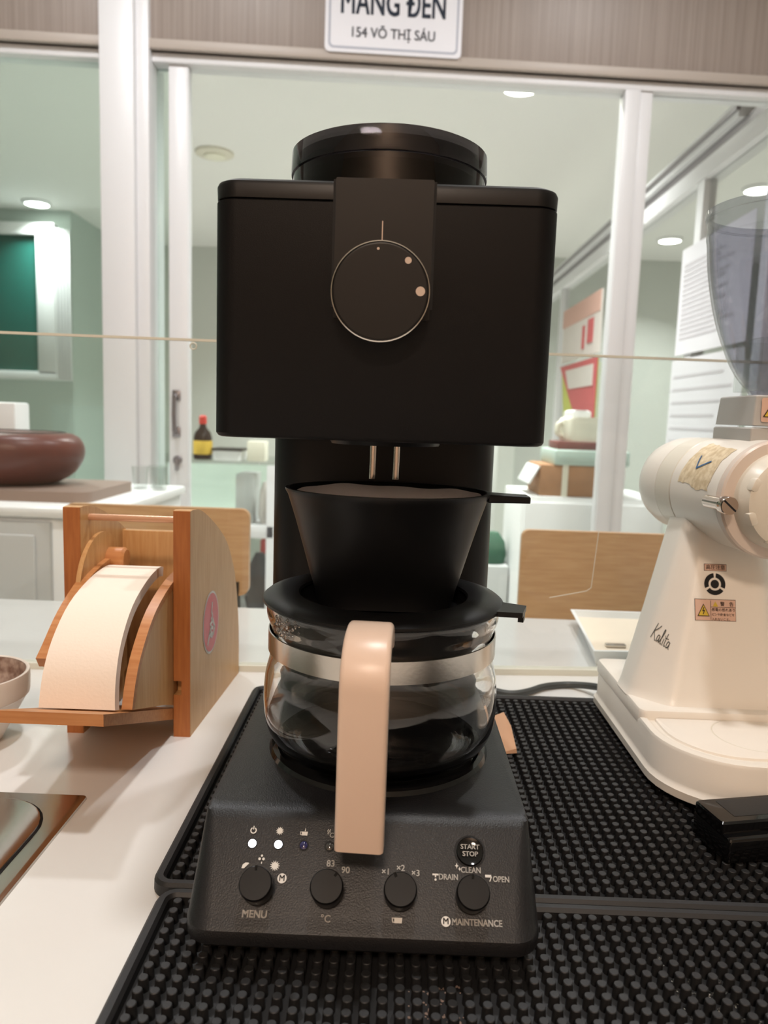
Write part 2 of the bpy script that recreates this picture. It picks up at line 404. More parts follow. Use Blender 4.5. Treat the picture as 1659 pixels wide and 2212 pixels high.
# bay with teal window, far left
struct('wall_bay', box(-4.6, -2.31, 5.4, 6.4, -.85, CEIL), 'teal')
wb = struct('window_5', box(-4.2, -2.53, 5.37, 5.385, .49, 1.42), 'tealpane')
f_ = box(-4.3, -2.40, 5.33, 5.4, 1.42, 1.50, .005); box(-2.53, -2.40, 5.33, 5.4, .47, 1.42, .005, bm=f_); box(-4.3, -2.4, 5.33, 5.4, .43, .49, .005, bm=f_)
struct('window_frame', f_, 'wframe', wb)
for k in range(5): struct('jamb_slat', box(-2.40+k*.018, -2.387+k*.018, 5.34+k*.01, 5.4, .43, 1.47, .003), 'wframe', wb)
# glazed side partition on the right
struct('trim_5', box(.99, 1.06, 2.12, 6.4, 1.07, 1.13, .004), 'wframe')
trk = struct('trim_6', box(.98, 1.05, 2.36, 6.4, 1.165, 1.22, .004), 'wframe')
struct('track_slot', box(.972, .985, 2.36, 6.4, 1.185, 1.198, 0), 'doorhandle', trk)
struct('trim_7', box(1.0, 1.05, 2.12, 6.4, 1.13, 1.165, 0), 'doorhandle')
for k, (yy_, wd) in enumerate(((2.62, .055), (3.47, .06), (3.62, .06), (4.75, .06), (2.12, .05))):
    struct('trim_%d' % (8+k), box(.995, 1.04, yy_, yy_+wd, -.85, 1.07, .003), 'wframe')
for k, (a, b) in enumerate(((2.17, 2.62), (2.675, 3.47), (3.68, 4.75), (4.81, 6.4))):
    struct('window_%d' % (6+k), box(1.015, 1.021, a, b, -.85, 1.07, 0), 'pane_m')
# printed sheets taped on the side partition
def sheet(name, label, y0, y1, z0, z1, x, lines, grp):
    t = thing(name, label, 'paper sheet', (x, (y0+y1)/2, z0), grp)
    mk('page', box(x-.002, x, y0, y1, z0, z1), 'sheet', t)
    b = NB()
    for k in range(lines):
        zz = z1-.06-(z1-z0-.1)*k/lines; L = random.uniform(.55, .95)
        merge(b, box(x-.0032, x-.002, y1-.03-(y1-y0-.06)*L, y1-.03, zz-.0045, zz+.0045))
    o = mk('text_line', b, 'sheetline', t); o['kind'] = 'stuff'
sheet('paper_sheet', 'upper white printed paper sheet on the glazed side partition behind the grinder', 2.20, 2.745, .50, .865, .99, 16, None)
sheet('paper_sheet', 'lower white printed paper sheet on the glazed side partition behind the grinder', 2.20, 2.77, -.02, .485, .992, 9, None)
# poster with a red and lime pennant
po = thing('poster', 'red, lime and white poster hung behind the glass near the white jug', 'poster', (1.0, 4.1, .35))
mk('upper_sheet', box(.972, .978, 3.72, 4.55, .60, .90), 'pale', po)
mk('upper_band', box(.968, .972, 3.74, 4.55, .80, .90), 'salmon', po)
mk('red_script', merge(box(.966, .971, 3.85, 3.95, .66, .78), box(.966, .971, 4.02, 4.06, .64, .76)), 'red', po)
mk('lower_sheet', prismx([(4.52, .575), (3.72, .575), (3.72, .06), (3.9, .03), (4.35, .16)], .970, .976), 'lime', po)
mk('red_field', prismx([(4.53, .577), (3.715, .577), (3.715, .055), (3.75, .05)], .962, .9695), 'red', po)
mk('white_strip', prismx([(4.36, .545), (3.76, .545), (3.76, .44), (4.26, .44)], .957, .9615), 'pale', po)
# cabinet and goods right of the coffee maker, behind the partition
cb = thing('storage_cabinet', 'low white storage cabinet behind the partition holding a cardboard box', 'cabinet', (.66, 2.75, -.85))
mk('body', box(.44, .93, 2.56, 2.95, -.85, 0, .006), 'cabwhite', cb)
mk('door', box(.45, .685, 2.545, 2.56, -.80, -.02, .004), 'cabwhite', cb)
mk('door', box(.69, .92, 2.545, 2.56, -.80, -.02, .004), 'cabwhite', cb)
bx_ = thing('cardboard_box', 'open brown cardboard box with a white strap on the low cabinet', 'box', (.63, 2.68, 0))
mk('body', box(.50, .78, 2.57, 2.8, 0, .108, .004), 'card', bx_)
mk('strap', box(.575, .595, 2.565, 2.568, 0, .108, 0), 'cream', bx_)
mk('flap', box(.43, .50, 2.57, 2.8, .03, .036, .001, mtx=Matrix.Translation((.5, 0, .1)) @ Matrix.Rotation(R(-62), 4, 'Y') @ Matrix.Translation((-.5, 0, -.03))), 'cabwhite', bx_)
mk('plastic_tray', merge(box(.545, .80, 2.56, 2.82, .108, .160, .006), box(.56, .79, 2.555, 2.56, .122, .138)), 'teal2', None, 'white and pale green plastic tray lying on the cardboard box', 'tray')
mk('storage_tin', box(.56, .72, 2.6, 2.75, .160, .188, .004), 'maroon', None, 'flat maroon tin under the cream jug', 'tin')
jg = thing('plastic_jug', 'cream plastic jug with a lid and side grip standing on the maroon tin', 'jug', (.64, 2.68, .188))
mk('body', loft([[(a, b, z) for a, b in rrect(.59-q, .73+q, 2.61, 2.75, .03, 5)] for z, q in ((.188, -.004), (.196, 0), (.262, .004), (.272, -.006))]), 'cream', jg)
mk('lid', loft([[(a, b, z) for a, b in rrect(.60+q, .68-q, 2.63, 2.73, .02, 5)] for z, q in ((.272, 0), (.290, .0), (.297, .012))]), 'cabwhite', jg)
mk('grip', tube(smoothpath([(.592, 2.66, .255), (.572, 2.66, .245), (.570, 2.66, .218), (.592, 2.66, .205)], 5), .010, 8), 'cream', jg)
bg = thing('green_bag', 'dark green bag beside the low cabinet behind the partition', 'bag', (.38, 2.8, -.85))
mk('body', loft([[(.38+.05*math.cos(a)*s, 2.8+.05*math.sin(a)*s, z) for a in [2*math.pi*k/16 for k in range(16)]] for z, s in ((-.28, 1.0), (-.25, 1.12), (-.20, .95), (-.165, .45))]), 'green', bg)
mk('crate', box(.31, .435, 2.72, 2.95, -.85, -.28, .004), 'grey', bg)
# far white post
struct('trim_13', box(.36, .44, 3.2, 3.28, -.85, .30, .004), 'farwall')
# glass display cabinet left of the coffee maker, behind the partition
dc = thing('display_cabinet', 'white framed glass display cabinet behind the partition with goods inside', 'cabinet', (-.70, 3.05, -.85))
for (px_, py_) in ((-.99, 2.88), (-.49, 2.88), (-.99, 3.27), (-.49, 3.27)):
    mk('post', box(px_, px_+.04, py_, py_+.03, -.85, .05, .003), 'wframe', dc)
mk('top', box(-1.0, -.44, 2.87, 3.31, .05, .062, .003), 'pane_m', dc)
mk('shelf', box(-.98, -.46, 2.88, 3.29, -.235, -.185, .003), 'wframe', dc)
mk('shelf', box(-.98, -.46, 2.88, 3.29, -.60, -.56, .003), 'wframe', dc)
mk('shelf', box(-.98, -.46, 2.88, 3.29, -.85, -.80, .003), 'wframe', dc)
mk('back_panel', box(-.98, -.46, 3.27, 3.28, -.80, .05), 'palegreen', dc)
mk('front_pane', box(-.95, -.49, 2.885, 2.889, -.80, .05), 'pane_m', dc)
bt = thing('sauce_bottle', 'dark sauce bottle with red cap and yellow label on the display cabinet', 'bottle', (-.755, 2.95, .062))
mk('body', lathe([(0, 0), (.034, 0), (.036, .01), (.036, .085), (.03, .105), (.014, .125), (.012, .14), (0, .14)], -.755, 2.95, .062, 24), 'bottle', bt)
mk('cap', lathe([(0, .138), (.015, .138), (.015, .165), (.010, .172), (0, .172)], -.755, 2.95, .062, 20), 'redcap', bt)
mk('paper_label', lathe([(.0365, .02), (.0368, .021), (.0368, .072), (.0365, .073)], -.755, 2.95, .062, 24), 'ylabel', bt)
mt = thing('metal_tray', 'shallow white tray with dark rim on the display cabinet', 'tray', (-.64, 2.98, .062))
mk('body', loft([[(a, b, z) for a, b in rrect(-.71+q, -.595-q, 2.91+q, 3.05-q, .01, 4)] for z, q in ((.062, .006), (.10, 0))]), 'cabwhite', mt)
mk('rim', loft([[(a, b, z) for a, b in rrect(-.714+q, -.591-q, 2.906+q, 3.054-q, .01, 4)] for z, q in ((.10, 0), (.108, 0))]), 'blackpl', mt)
mk('carton', box(-.575, -.505, 2.92, 3.0, .062, .14, .002), 'cream', None, 'pale yellow carton on the display cabinet beside the tray', 'carton')
mk('grey_carton', box(-.62, -.55, 2.93, 3.1, -.185, .01, .003), 'grey', None, 'grey carton on the upper shelf inside the display cabinet', 'carton')
mk('plastic_bag', loft([[(-.505+.03*math.cos(a)*s, 2.96+.04*math.sin(a)*s, z) for a in [2*math.pi*k/14 for k in range(14)]] for z, s in ((-.185, .7), (-.15, 1), (-.06, .8), (-.02, .4))]), 'pale', None, 'pale crumpled bag next to the grey carton in the display cabinet', 'bag')
mk('blue_dish', lathe([(0, 0), (.035, 0), (.045, .03), (.04, .03), (.03, .006), (0, .006)], -.77, 2.97, -.185, 20), 'bluepl', None, 'small blue dish on the upper shelf inside the display cabinet', 'dish')
mk('rolled_sack', loft([[(-.53+.06*math.cos(a)*s, 2.98+.06*math.sin(a)*s, z) for a in [2*math.pi*k/14 for k in range(14)]] for z, s in ((-.56, .8), (-.50, 1), (-.40, 1), (-.34, .55), (-.31, .3))]), 'blackpl', None, 'dark rolled sack on the lower shelf inside the display cabinet', 'sack')
mk('red_pouch', box(-.545, -.50, 3.06, 3.15, -.56, -.27, .01), 'redcap', None, 'red pouch behind the dark sack in the display cabinet', 'pouch')
# white cabinet, plate and brown vessel at the left
wc = thing('side_cabinet', 'white side cabinet with grey panel door behind the counter', 'cabinet', (-.8, 1.5, -.85))
mk('body', box(-1.3, -.50, 1.30, 1.75, -.85, .055, .004), 'cabwhite', wc)
mk('top', box(-1.31, -.49, 1.285, 1.76, .055, .074, .006), 'cabwhite', wc)
mk('door', box(-1.25, -.598, 1.288, 1.30, -.80, .048, .003), 'grey', wc)
mk('door_panel', box(-1.22, -.622, 1.280, 1.288, -.77, .026, .004), 'grey', wc)
mk('serving_board', loft([[(a, b, z) for a, b in rrect(-1.05, -.562, 1.36, 1.62, .03, 5)] for z in (.074, .094)]), 'plate', None, 'flat grey brown board under the brown vessel on the side cabinet', 'board')
bv = thing('brown_vessel', 'large rounded dark brown vessel resting on the board on the side cabinet', 'vessel', (-.80, 1.49, .094))
def oval(cx, cy, rx, ry, z, n=40): return [(cx+rx*math.cos(2*math.pi*k/n), cy+ry*math.sin(2*math.pi*k/n), z) for k in range(n)]
prof = [(p.x, p.y) for p in smoothpath([(.09, .094, 0), (.125, .099, 0), (.160, .122, 0), (.176, .155, 0), (.170, .182, 0), (.150, .195, 0), (.120, .196, 0), (.06, .190, 0), (.02, .188, 0)], 4)]
mk('body', loft([oval(-.80, 1.49, r, r*.7, z) for r, z in prof]), 'brown', bv)
mk('rim_groove', loft([oval(-.80, 1.49, r, r*.7, z) for r, z in ((.138, .1955), (.141, .1965), (.138, .1985), (.135, .1965))], closed=True), 'bottle', bv)
mk('white_block', box(-1.0, -.842, 1.66, 1.73, .074, .255, .006), 'cabwhite', None, 'upright white block behind the brown vessel on the side cabinet', 'block')
for k, (gx, gy) in enumerate(((-.565, 1.66), (-.54, 1.70), (-.515, 1.64))):
    mk('drinking_glass', lathe([(0, 0), (.015, 0), (.018, .05), (.0165, .05), (.0135, .004), (0, .004)], gx, gy, .074, 18), 'pane_m', None, 'small clear drinking glass at the back of the side cabinet', 'glass', 'small glasses on the side cabinet')
# two chairs behind the counter
def chair(x0, x1, y, ztop, zbot, label, tilt):
    cx = (x0+x1)/2; t = thing('plywood_chair', label, 'chair', (cx, y+.2, -.85))
    w_ = x1-x0
    loops = []
    for d in (0, .012):
        loops.append([(cx-w_/2+a, y+d+(.018*(2*a/w_-1)**2), zbot+b) for a, b in rrect(0, w_, 0, ztop-zbot, .012, 4)])
    mk('backrest', loft(loops), 'ply', t)
    mk('seat', loft([[(a, b, z) for a, b in rrect(cx-.13, cx+.13, y+.03, y+.42, .04, 5)] for z in (-.42, -.405)]), 'ply', t)
    for sx in (-1, 1):
        mk('leg', tube([(cx+sx*.11, y+.02, zbot+.02), (cx+sx*.115, y+.03, -.42), (cx+sx*.125, y-.02, -.85)], .011, 8), 'blackpl', t)
        mk('leg', tube([(cx+sx*.115, y+.38, -.42), (cx+sx*.125, y+.42, -.85)], .011, 8), 'blackpl', t)
chair(-.473, -.206, 1.05, .112, -.015, 'plywood chair behind the counter next to the wooden filter holder', 0)
chair(.196, .50, 1.1, .0895, -.16, 'plywood chair behind the counter next to the white grinder', 0)

# ------------------------------------------------------------------ counter
ct = thing('counter', 'long white counter top carrying the coffee equipment', 'counter', (0, .4, -.85))
mk('worktop', box(-1.6, 1.6, -.25, .945, -.04, 0, .003), 'counter', ct)
mk('front_panel', box(-1.55, 1.55, .85, .88, -.85, -.04), 'cabwhite', ct)
mk('side_panel', box(-1.55, -1.52, -.1, .85, -.85, -.04), 'cabwhite', ct)
mk('side_panel', box(1.52, 1.55, -.1, .85, -.85, -.04), 'cabwhite', ct)
# clear acrylic screen on the counter
ac = thing('acrylic_screen', 'clear acrylic screen standing along the back of the counter', 'screen', (0, .715, 0))
def AY(x): return .7162+x*.075
def abox(x0, x1, d0, d1, z0, z1, bm=None):
    t = box(x0, x1, d0, d1, z0, z1)
    for v in t.verts: v.co.y = AY(v.co.x)+v.co.y
    return merge(bm if bm is not None else NB(), t)
mk('sheet', abox(-.9, .9, 0, .003, .006, .3135), 'acryl', ac)
mk('top_edge', abox(-.9, .9, -.0002, .0032, .3135, .3158), 'acryl_edge', ac)
mk('foot_rail', abox(-.9, .9, -.004, .007, 0, .006), 'acryl_edge', ac)
cp = [(.203, .147), (.1992, .0893), (.1945, .0859), (.158, .0785)]
mk('crack', tube([(a, AY(a)-.0006, b) for a, b in cp], .00035, 5), 'acryl_edge', ac)
dr = lathe([(.0028, 0), (.0036, .0004), (.0028, .001), (.0022, .0004)], closed=True, seg=20, mtx=Matrix.Translation((-.1885, AY(-.1885)-.0005, .309)) @ Matrix.Rotation(R(90), 4, 'X'))
mk('bubble_mark', dr, 'acryl_edge', ac)

# ------------------------------------------------------------------ rubber bar mats with pegs
CMX = -.007
def project(p):
    d = rot.transposed() @ (Vector(p)-CAMP)
    return (CX-FPX*d.x/d.z, CY+FPX*d.y/d.z) if d.z < 0 else None
PEG = {}
def peg_mesh():
    me = bpy.data.meshes.new('peg'); b = lathe([(.0026, 0), (.0022, .0060), (.0019, .0063), (0, .0063)], seg=12)
    b.to_mesh(me); b.free(); me.materials.append(M['rubber'])
    for p in me.polygons: p.use_smooth = True
    me.set_sharp_from_angle(angle=R(40)); return me
def bar_mat(label, x0, x1, y0, y1, ox, oy, hidden):
    cx, cy = (x0+x1)/2, (y0+y1)/2
    t = thing('bar_mat', label, 'bar mat', (cx, cy, 0), 'black rubber bar mats')
    mk('sheet', loft([[(a, b, z) for a, b in rrect(x0+.001, x1-.001, y0+.001, y1-.001, .008, 5)] for z in (0, .0022)]), 'rubber', t)
    P = rrect(x0+.0032, x1-.0032, y0+.0032, y1-.0032, .007, 5); loops = []
    n = len(P)
    for i in range(n):
        a = Vector(P[i-1]); c = Vector(P[(i+1) % n]); d = (c-a).normalized(); nrm = Vector((d.y, -d.x)); p = Vector(P[i])
        loops.append([(*(p+nrm*q), z) for q, z in ((-.0032, .001), (-.0030, .0065), (-.0015, .0082), (.0015, .0082), (.003, .0065), (.0032, .001))])
    mk('rim', loft(loops, closed=True), 'rubber', t)
    pitch = .00735; cand = []; rest = []
    nx = int((x1-x0-.014)/pitch); ny = int((y1-y0-.014)/pitch)
    for j in range(ny+1):
        for i in range(nx+1):
            p = (x0+ox+i*pitch, y0+oy+j*pitch)
            if p[0] > x1-.008 or p[1] > y1-.008: continue
            q = project((p[0], p[1], .006)); vis = q and -5 < q[0] < 1664 and q[1] < 2216 and not hidden(*p)
            (cand if vis else rest).append(p)
    cand.sort(key=lambda p: p[0]**2+p[1]**2)
    me = peg_mesh(); base = [v.co.copy() for v in me.vertices]; faces = [f.vertices[:] for f in me.polygons]
    for p in cand[:300]:
        o = bpy.data.objects.new('peg', me); COL.objects.link(o); o.parent = t; o.location = (p[0]-cx, p[1]-cy, .0021)
    rest += cand[300:]
    V = []; F = []
    for p in rest:
        k = len(V); V += [(v.x+p[0]-cx, v.y+p[1]-cy, v.z+.0021) for v in base]; F += [tuple(i+k for i in f) for f in faces]
    m2 = bpy.data.meshes.new('peg_field'); m2.from_pydata(V, [], F); m2.materials.append(M['rubber'])
    for p in m2.polygons: p.use_smooth = True
    m2.set_sharp_from_angle(angle=R(40))
    o = bpy.data.objects.new('peg_field', m2); COL.objects.link(o); o.parent = t; o['kind'] = 'stuff'
    return t
bar_mat('black rubber bar mat with round pegs running under the white grinder', -.1185, .36, .3565, .6465, .0115, .0105,
        lambda x, y: (-.08 < x < .072) or (x > .178 and y > .44))
bar_mat('black rubber bar mat with round pegs under the front edge of the coffee maker', -.1115, .367, .062, .3555, .0115, .0105,
        lambda x, y: (-.086 < x < .072 and y > .302))

# ------------------------------------------------------------------ coffee maker
cm = thing('coffee_maker', 'matte black drip coffee maker with square head, front dial and four knobs', 'coffee maker', (CMX, .42, .0084))
X0, X1 = CMX-.0795, CMX+.0795
def sect(z, yf, rf, y1=.565, q=0, rb=.012): return [(a, b, z) for a, b in rrect(X0+q, X1-q, yf, y1, (rb, rb, rf, rf), 8)]
base = loft([sect(.0165, .3030, .012, q=.0015), sect(.0185, .3010, .013, q=.0003), sect(.022, .3008, .013), sect(.0246, .3014, .013), sect(.0264, .3032, .0128, q=.0002), sect(.0280, .3051, .0125, q=.0003),
             sect(.0300, .3070, .012, q=.0004), sect(.045, .3226, .009, q=.0012), sect(.0575, .3355, .005, q=.0018), sect(.0600, .3385, .004, q=.002), sect(.0611, .3425, .004, q=.0025), sect(.0613, .347, .004, q=.003)])
bo = mk('base', base, 'panelblack', cm, ang=28)
for sx in (X0+.02, X1-.02):
    for yy_ in (.33, .54): mk('foot', lathe([(0, 0), (.008, 0), (.009, .0085), (0, .0085)], sx, yy_, .0084, 16), 'rubber', cm)
mk('warming_plate', lathe([(0, .0006), (.050, .0006), (.056, .0004), (.0585, .0022), (.0615, .0022), (.063, 0)], CMX+.0035, .4175, .0612, 64), 'blackgloss', cm)
mk('column', loft([[(a, b, z) for a, b in rrect(CMX-.0745, CMX+.0745, .489, .562, (.01, .01, .024, .024), 8)] for z in (.060, .24)]), 'satin', cm)
# head
HX = -.0076; HY = .357
def hs(z, q=0, r=.011): return [(a, b, z) for a, b in rrect(HX-.0798+q, HX+.0798-q, HY+q, .565-q, r, 8)]
mk('head', loft([hs(.2382, .0022), hs(.2388, .0008), hs(.2402), hs(.3466), hs(.3472, .0006)]), 'black', cm)
mk('lid', loft([hs(.3475, .0008), hs(.3478, .0002), hs(.3535), hs(.3553, .0007), hs(.3565, .0025), hs(.357, .006)]), 'satin', cm)
tabL, tabR = HX-.0232, HX+.0215
mk('front_tab', loft([[(a, y, b) for a, b in rrect(tabL, tabR, .295, .3572, .0008, 3)] for y in (HY-.0012, HY-.0012+.003)]), 'satin', cm)
for xx in (tabL-.0006, tabR+.0006): mk('tab_groove', box(xx-.0006, xx+.0006, HY-.0004, HY+.003, .300, .3565), 'dark_hole', cm)
for (a, b) in ((HX-.0795, tabL-.001), (tabR+.001, HX+.0795)): pass
dl_m = Matrix.Translation((-.0089, HY-.0013, .3056)) @ Matrix.Rotation(R(90), 4, 'X')
dial = mk('dial', lathe([(0, 0), (.0205, 0), (.0215, .001), (.0222, .0095), (.0217, .0107), (.0212, .0110), (.0205, .0110), (0, .0110)], seg=72, mtx=dl_m), 'satin', cm)
mk('dial_rim', lathe([(.02165, .0100), (.0223, .0098), (.0222, .0112), (.0217, .0114)], seg=72, mtx=dl_m, closed=True), 'steel', dial)
dc_ = Vector((-.0089, HY-.0013-.0110, .3056))
for (px_, pz_, rr) in ((-.0104, .3241, .0006), (.0031, .3194, .0015), (.0090, .3062, .0021)):
    mk('dial_dot', place(shape2d(disc2d(0, 0, rr)), (px_, dc_.y, pz_), (1, 0, 0), (0, 0, 1), .00025), 'beige_dot', dial)
mk('dial_mark', box(-.00935, -.00885, HY-.00145, HY-.001, .324, .3387), 'beige_dot', cm)
# bean hopper
HC = (-.0082, .430)
mk('hopper', lathe([(.0522, .0), (.0522, .0195), (.0505, .0195), (.0505, .0)], *HC, .357, 72, closed=True), 'hop', cm)
mk('hopper_lid', lathe([(.0508, .0202), (.0530, .0202), (.0532, .0215), (.0528, .0318), (.0515, .0325), (.0500, .0318), (.0500, .0305), (0, .0305), (0, .0285), (.0505, .0285)], *HC, .357, 72), 'hop', cm)
mk('hopper_funnel', lathe([(.049, .018), (.03, .003), (0, .002)], *HC, .357, 40), 'satin', cm)
for sx in (-.0120, .0012):
    mk('spout', tube([(sx, .42, .242), (sx, .42, .2265), (sx-.0002, .4205, .2155)], .0018, 12), 'chrome', cm)
mk('spout_plate', lathe([(0, .0), (.03, .0), (.032, .004), (0, .004)], -.0054, .42, .2350, 32), 'satin', cm)
# control panel: knobs, button, lamps and print
PO = Vector((CMX, .307, .0300)); PU = Vector((0, .0285, .0275)).normalized(); PN = Vector((0, -PU.z, PU.y)); PX = Vector((1, 0, 0))
DX = .001
def PP(x, s, h=0): return PO+PX*(x+DX)+PU*(s-.0012)+PN*h
PM = Matrix(((1, 0, 0), (0, PU.y, PN.y), (0, PU.z, PN.z))).to_4x4()
def onpanel(x, s, h=0): return Matrix.Translation(PP(x, s, h)) @ PM
for kx, ang in ((-.0485, 4), (-.0172, -38), (.0153, 22), (.0473, 0)):
    k = mk('control_knob', lathe([(.0062, -.0005), (.0064, .0020), (.0070, .0028), (.0074, .0110), (.0072, .0118), (.0068, .0122), (0, .0122)], seg=40, mtx=onpanel(kx, .0106)), 'satin', cm)
    mk('pointer', box(-.0006, .0006, .0052, .0073, .0119, .01225, 0, mtx=onpanel(kx, .0106) @ Matrix.Rotation(R(ang), 4, 'Z')), 'blackgloss', k)
bt_ = mk('start_button', lathe([(0, .0005), (.004, .0006), (.0060, .0013), (.0063, .0010), (.0065, -.001)], seg=40, mtx=onpanel(.0476, .0303)), 'blackgloss', cm)
mk('button_ring', lathe([(.0066, .0002), (.0073, .0002), (.0073, -.001), (.0066, -.001)], seg=40, mtx=onpanel(.0476, .0303), closed=True), 'dark_hole', cm)
for s, dz in (('START', .0018), ('STOP', -.0013)):
    mk('button_text', place(text2d(s, .0030, .02), PP(.0476, .0303+dz, .0011), PX, PU, .0003), 'white_print', bt_)
for lx, m_ in ((-.0541, 'led_on'), (-.0419, 'led_on'), (-.03, 'led_off'), (-.0179, 'led_off2')):
    L = mk('indicator_lamp', lathe([(.0019, -.0003), (.0018, .0003), (.001, .0007), (0, .0008)], seg=20, mtx=onpanel(lx, .0302)), m_, cm)
    mk('lamp_ring', lathe([(.0019, .00025), (.0024, .00025), (.0024, -.0003), (.0019, -.0003)], seg=20, mtx=onpanel(lx, .0302), closed=True), 'dark_hole', L)
def pprint(name, me, x, s): return mk(name, place(me, PP(x, s), PX, PU, .0005), 'white_print', cm)
def ptext(s, x, y, size, bold=.02, wd=None):
    me = text2d(s, size, bold); xs = [v.co.x for v in me.vertices]; c_ = (min(xs)+max(xs))/2; k = wd/(max(xs)-min(xs)) if wd else 1
    for v in me.vertices: v.co.x = (v.co.x-c_)*k
    return pprint('lettering', me, x, y)
ptext('MENU', -.0488, .0005, .0042, .03, .0110); ptext('°C', -.0172, -.0002, .0042, .01)
ptext('MAINTENANCE', .0497, .0007, .0037, .025, .0222)
ptext('DRAIN', .0374, .0189, .0035, .02, .0087); ptext('CLEAN', .0477, .0222, .0035, .02, .0091); ptext('OPEN', .0614, .0188, .0035, .02, .0074)
ptext('×1', .0085, .0201, .0037); ptext('×2', .0156, .0219, .0037); ptext('×3', .0224, .0200, .0037)
ptext('83', -.0168, .0226, .0039); ptext('90', -.0097, .0201, .0039)
def icon(polys, x, y): return pprint('panel_icon', shape2d(polys), x, y)
icon(ring2d(0, 0, .0010, .0015, 120, 420, 24)+[[(-.0002, .0004), (.0002, .0004), (.0002, .002), (-.0002, .002)]], -.0543, .0359)
icon(star2d(0, 0, .0011, .0020, 12), -.0418, .0361)
def potpoly(s=1): return [[(-.0013*s, -.0011*s), (.0016*s, -.0011*s), (.0018*s, .0008*s), (-.0013*s, .0008*s)], *stroke2d([(-.0013*s, .0006*s), (-.0021*s, .0006*s), (-.0019*s, -.0008*s), (-.0013*s, -.0008*s)], .0003*s)]
icon(potpoly(.9)+[[(.0001, .0010), (.0006, .0010), (.0004, .0026)]], -.0302, .0355)
icon(stroke2d([(-.0006, .0012), (-.0009, .0018), (-.0005, .0024)], .0003)+stroke2d([(.0003, .0012), (0, .0018), (.0004, .0024)], .0003), -.0184, .0352)
ptext('°C', -.0178, .0350, .0030, .01)
icon(star2d(0, 0, .0013, .0024, 13), -.0423, .0208)
icon(disc2d(0, .0012, .0005, 12)+disc2d(-.0009, -.0002, .0006, 12)+disc2d(.0009, -.0002, .0006, 12), -.0488, .0237)
icon([[(-.0022, -.0012), (-.001, -.0012), (.0011, .001), (.0006, .0013), (-.0006, .0013), (-.0018, .0004)]], -.0553, .0204)
icon([[(-.0002, -.0005), (.0002, -.0005), (.0002, .0004), (-.0002, .0004)]], -.0486, .0219)
def mcirc(x, y, r):
    pprint('panel_icon', shape2d(disc2d(0, 0, r, 24)), x, y)
    mk('icon_letter', place(text2d('M', r*1.7, .02), PP(x, y), PX, PU, .0007), 'panelblack', cm)
mcirc(-.0384, .0156, .0021); mcirc(.0359, .0008, .0021)
icon(potpoly(1.15), .0146, .0006)
icon([[(-.0014, .0006), (.0014, .0006), (.0014, .0013), (-.0014, .0013)], [(-.0003, -.0002), (.0003, -.0002), (.0003, .0006), (-.0003, .0006)], *disc2d(0, -.0012, .0005, 10)], .0315, .0189)
icon([[(-.0014, .0002), (.0012, .0002), (.0014, .0013), (-.0014, .0013)], *stroke2d([(.0014, .0003), (.0006, -.0014)], .0004), [(.001, 0), (.0017, .0004), (.0011, .001)]], .0556, .0193)
def spark(cx, cy, r): return [[(cx, cy+r), (cx+r*.22, cy+r*.22), (cx+r*.7, cy), (cx+r*.22, cy-r*.22), (cx, cy-r), (cx-r*.22, cy-r*.22), (cx-r*.7, cy), (cx-r*.22, cy+r*.22)]]
icon(spark(-.0005, .0005, .0013)+spark(.0008, -.0008, .001), .0418, .0234)

# ------------------------------------------------------------------ carafe
CC = Vector((-.0035, .4168)); CZ = .0635
cf = thing('carafe', 'round glass carafe with steel band, black lid and pale pink handle', 'carafe', (CC.x, CC.y, CZ))
outer = [(0, .0008), (.030, .0008), (.048, 0), (.054, .0012), (.0605, .006), (.0645, .013), (.0662, .022), (.0664, .034), (.0655, .043), (.0638, .050), (.0632, .055), (.0630, .0685), (.0636, .072), (.0650, .076), (.0655, .080), (.0655, .0845)]
inner = [(.0636, .0845), (.0635, .079), (.0616, .070), (.0612, .055), (.0620, .049), (.0637, .042), (.0645, .033), (.0643, .022), (.0624, .014), (.0585, .0085), (.050, .0035), (.03, .0032), (0, .0032)]
def spl(P, n=3):
    pts = smoothpath([(a, b, 0) for a, b in P], n); return [(max(p.x, 0), p.y) for p in pts]
mk('glass_jar', lathe(spl(outer)+spl(inner), CC.x, CC.y, CZ, 96), 'glass', cf, ang=60)
mk('steel_band', lathe([(.0637, .0565), (.0643, .0567), (.0643, .0683), (.0637, .0685)], CC.x, CC.y, CZ, 96, closed=True), 'steel', cf)
dw = NB()
for _ in range(46):
    a = R(random.uniform(212, 231)); z = random.uniform(.0715, .0825); r_ = .0655+(-.0012 if z < .077 else 0); q = random.uniform(.0005, .0012)
    t = NB(); bmesh.ops.create_icosphere(t, subdivisions=1, radius=q)
    merge(dw, t, Matrix.Translation((CC.x+r_*math.cos(a), CC.y+r_*math.sin(a), CZ+z)))
o = mk('condensation', dw, 'glass', cf, 'clear droplets on the glass neck'); o['kind'] = 'stuff'
LZ = .1480
lid = mk('lid', lathe([(.0480, .0020), (.0470, .0028), (.0478, .0040), (.0520, .0046), (.060, .0042), (.0655, .0030), (.0675, .0014), (.0676, 0), (.0660, -.0008), (.0645, -.0008), (.062, -.004), (.060, -.004), (.0595, -.0005), (.048, -.0010)], CC.x, CC.y, LZ, 96, closed=True), 'satin', cf)
mk('lid_well', lathe([(.0485, .0026), (.046, -.004), (.012, -.0055), (0, -.0055)], CC.x, CC.y, LZ, 64), 'satin', lid)
lt = NB()
la = R(-16); lr = Vector((math.cos(la), math.sin(la), 0)); lp = Vector((-lr.y, lr.x, 0)); c3 = Vector((CC.x, CC.y, LZ))
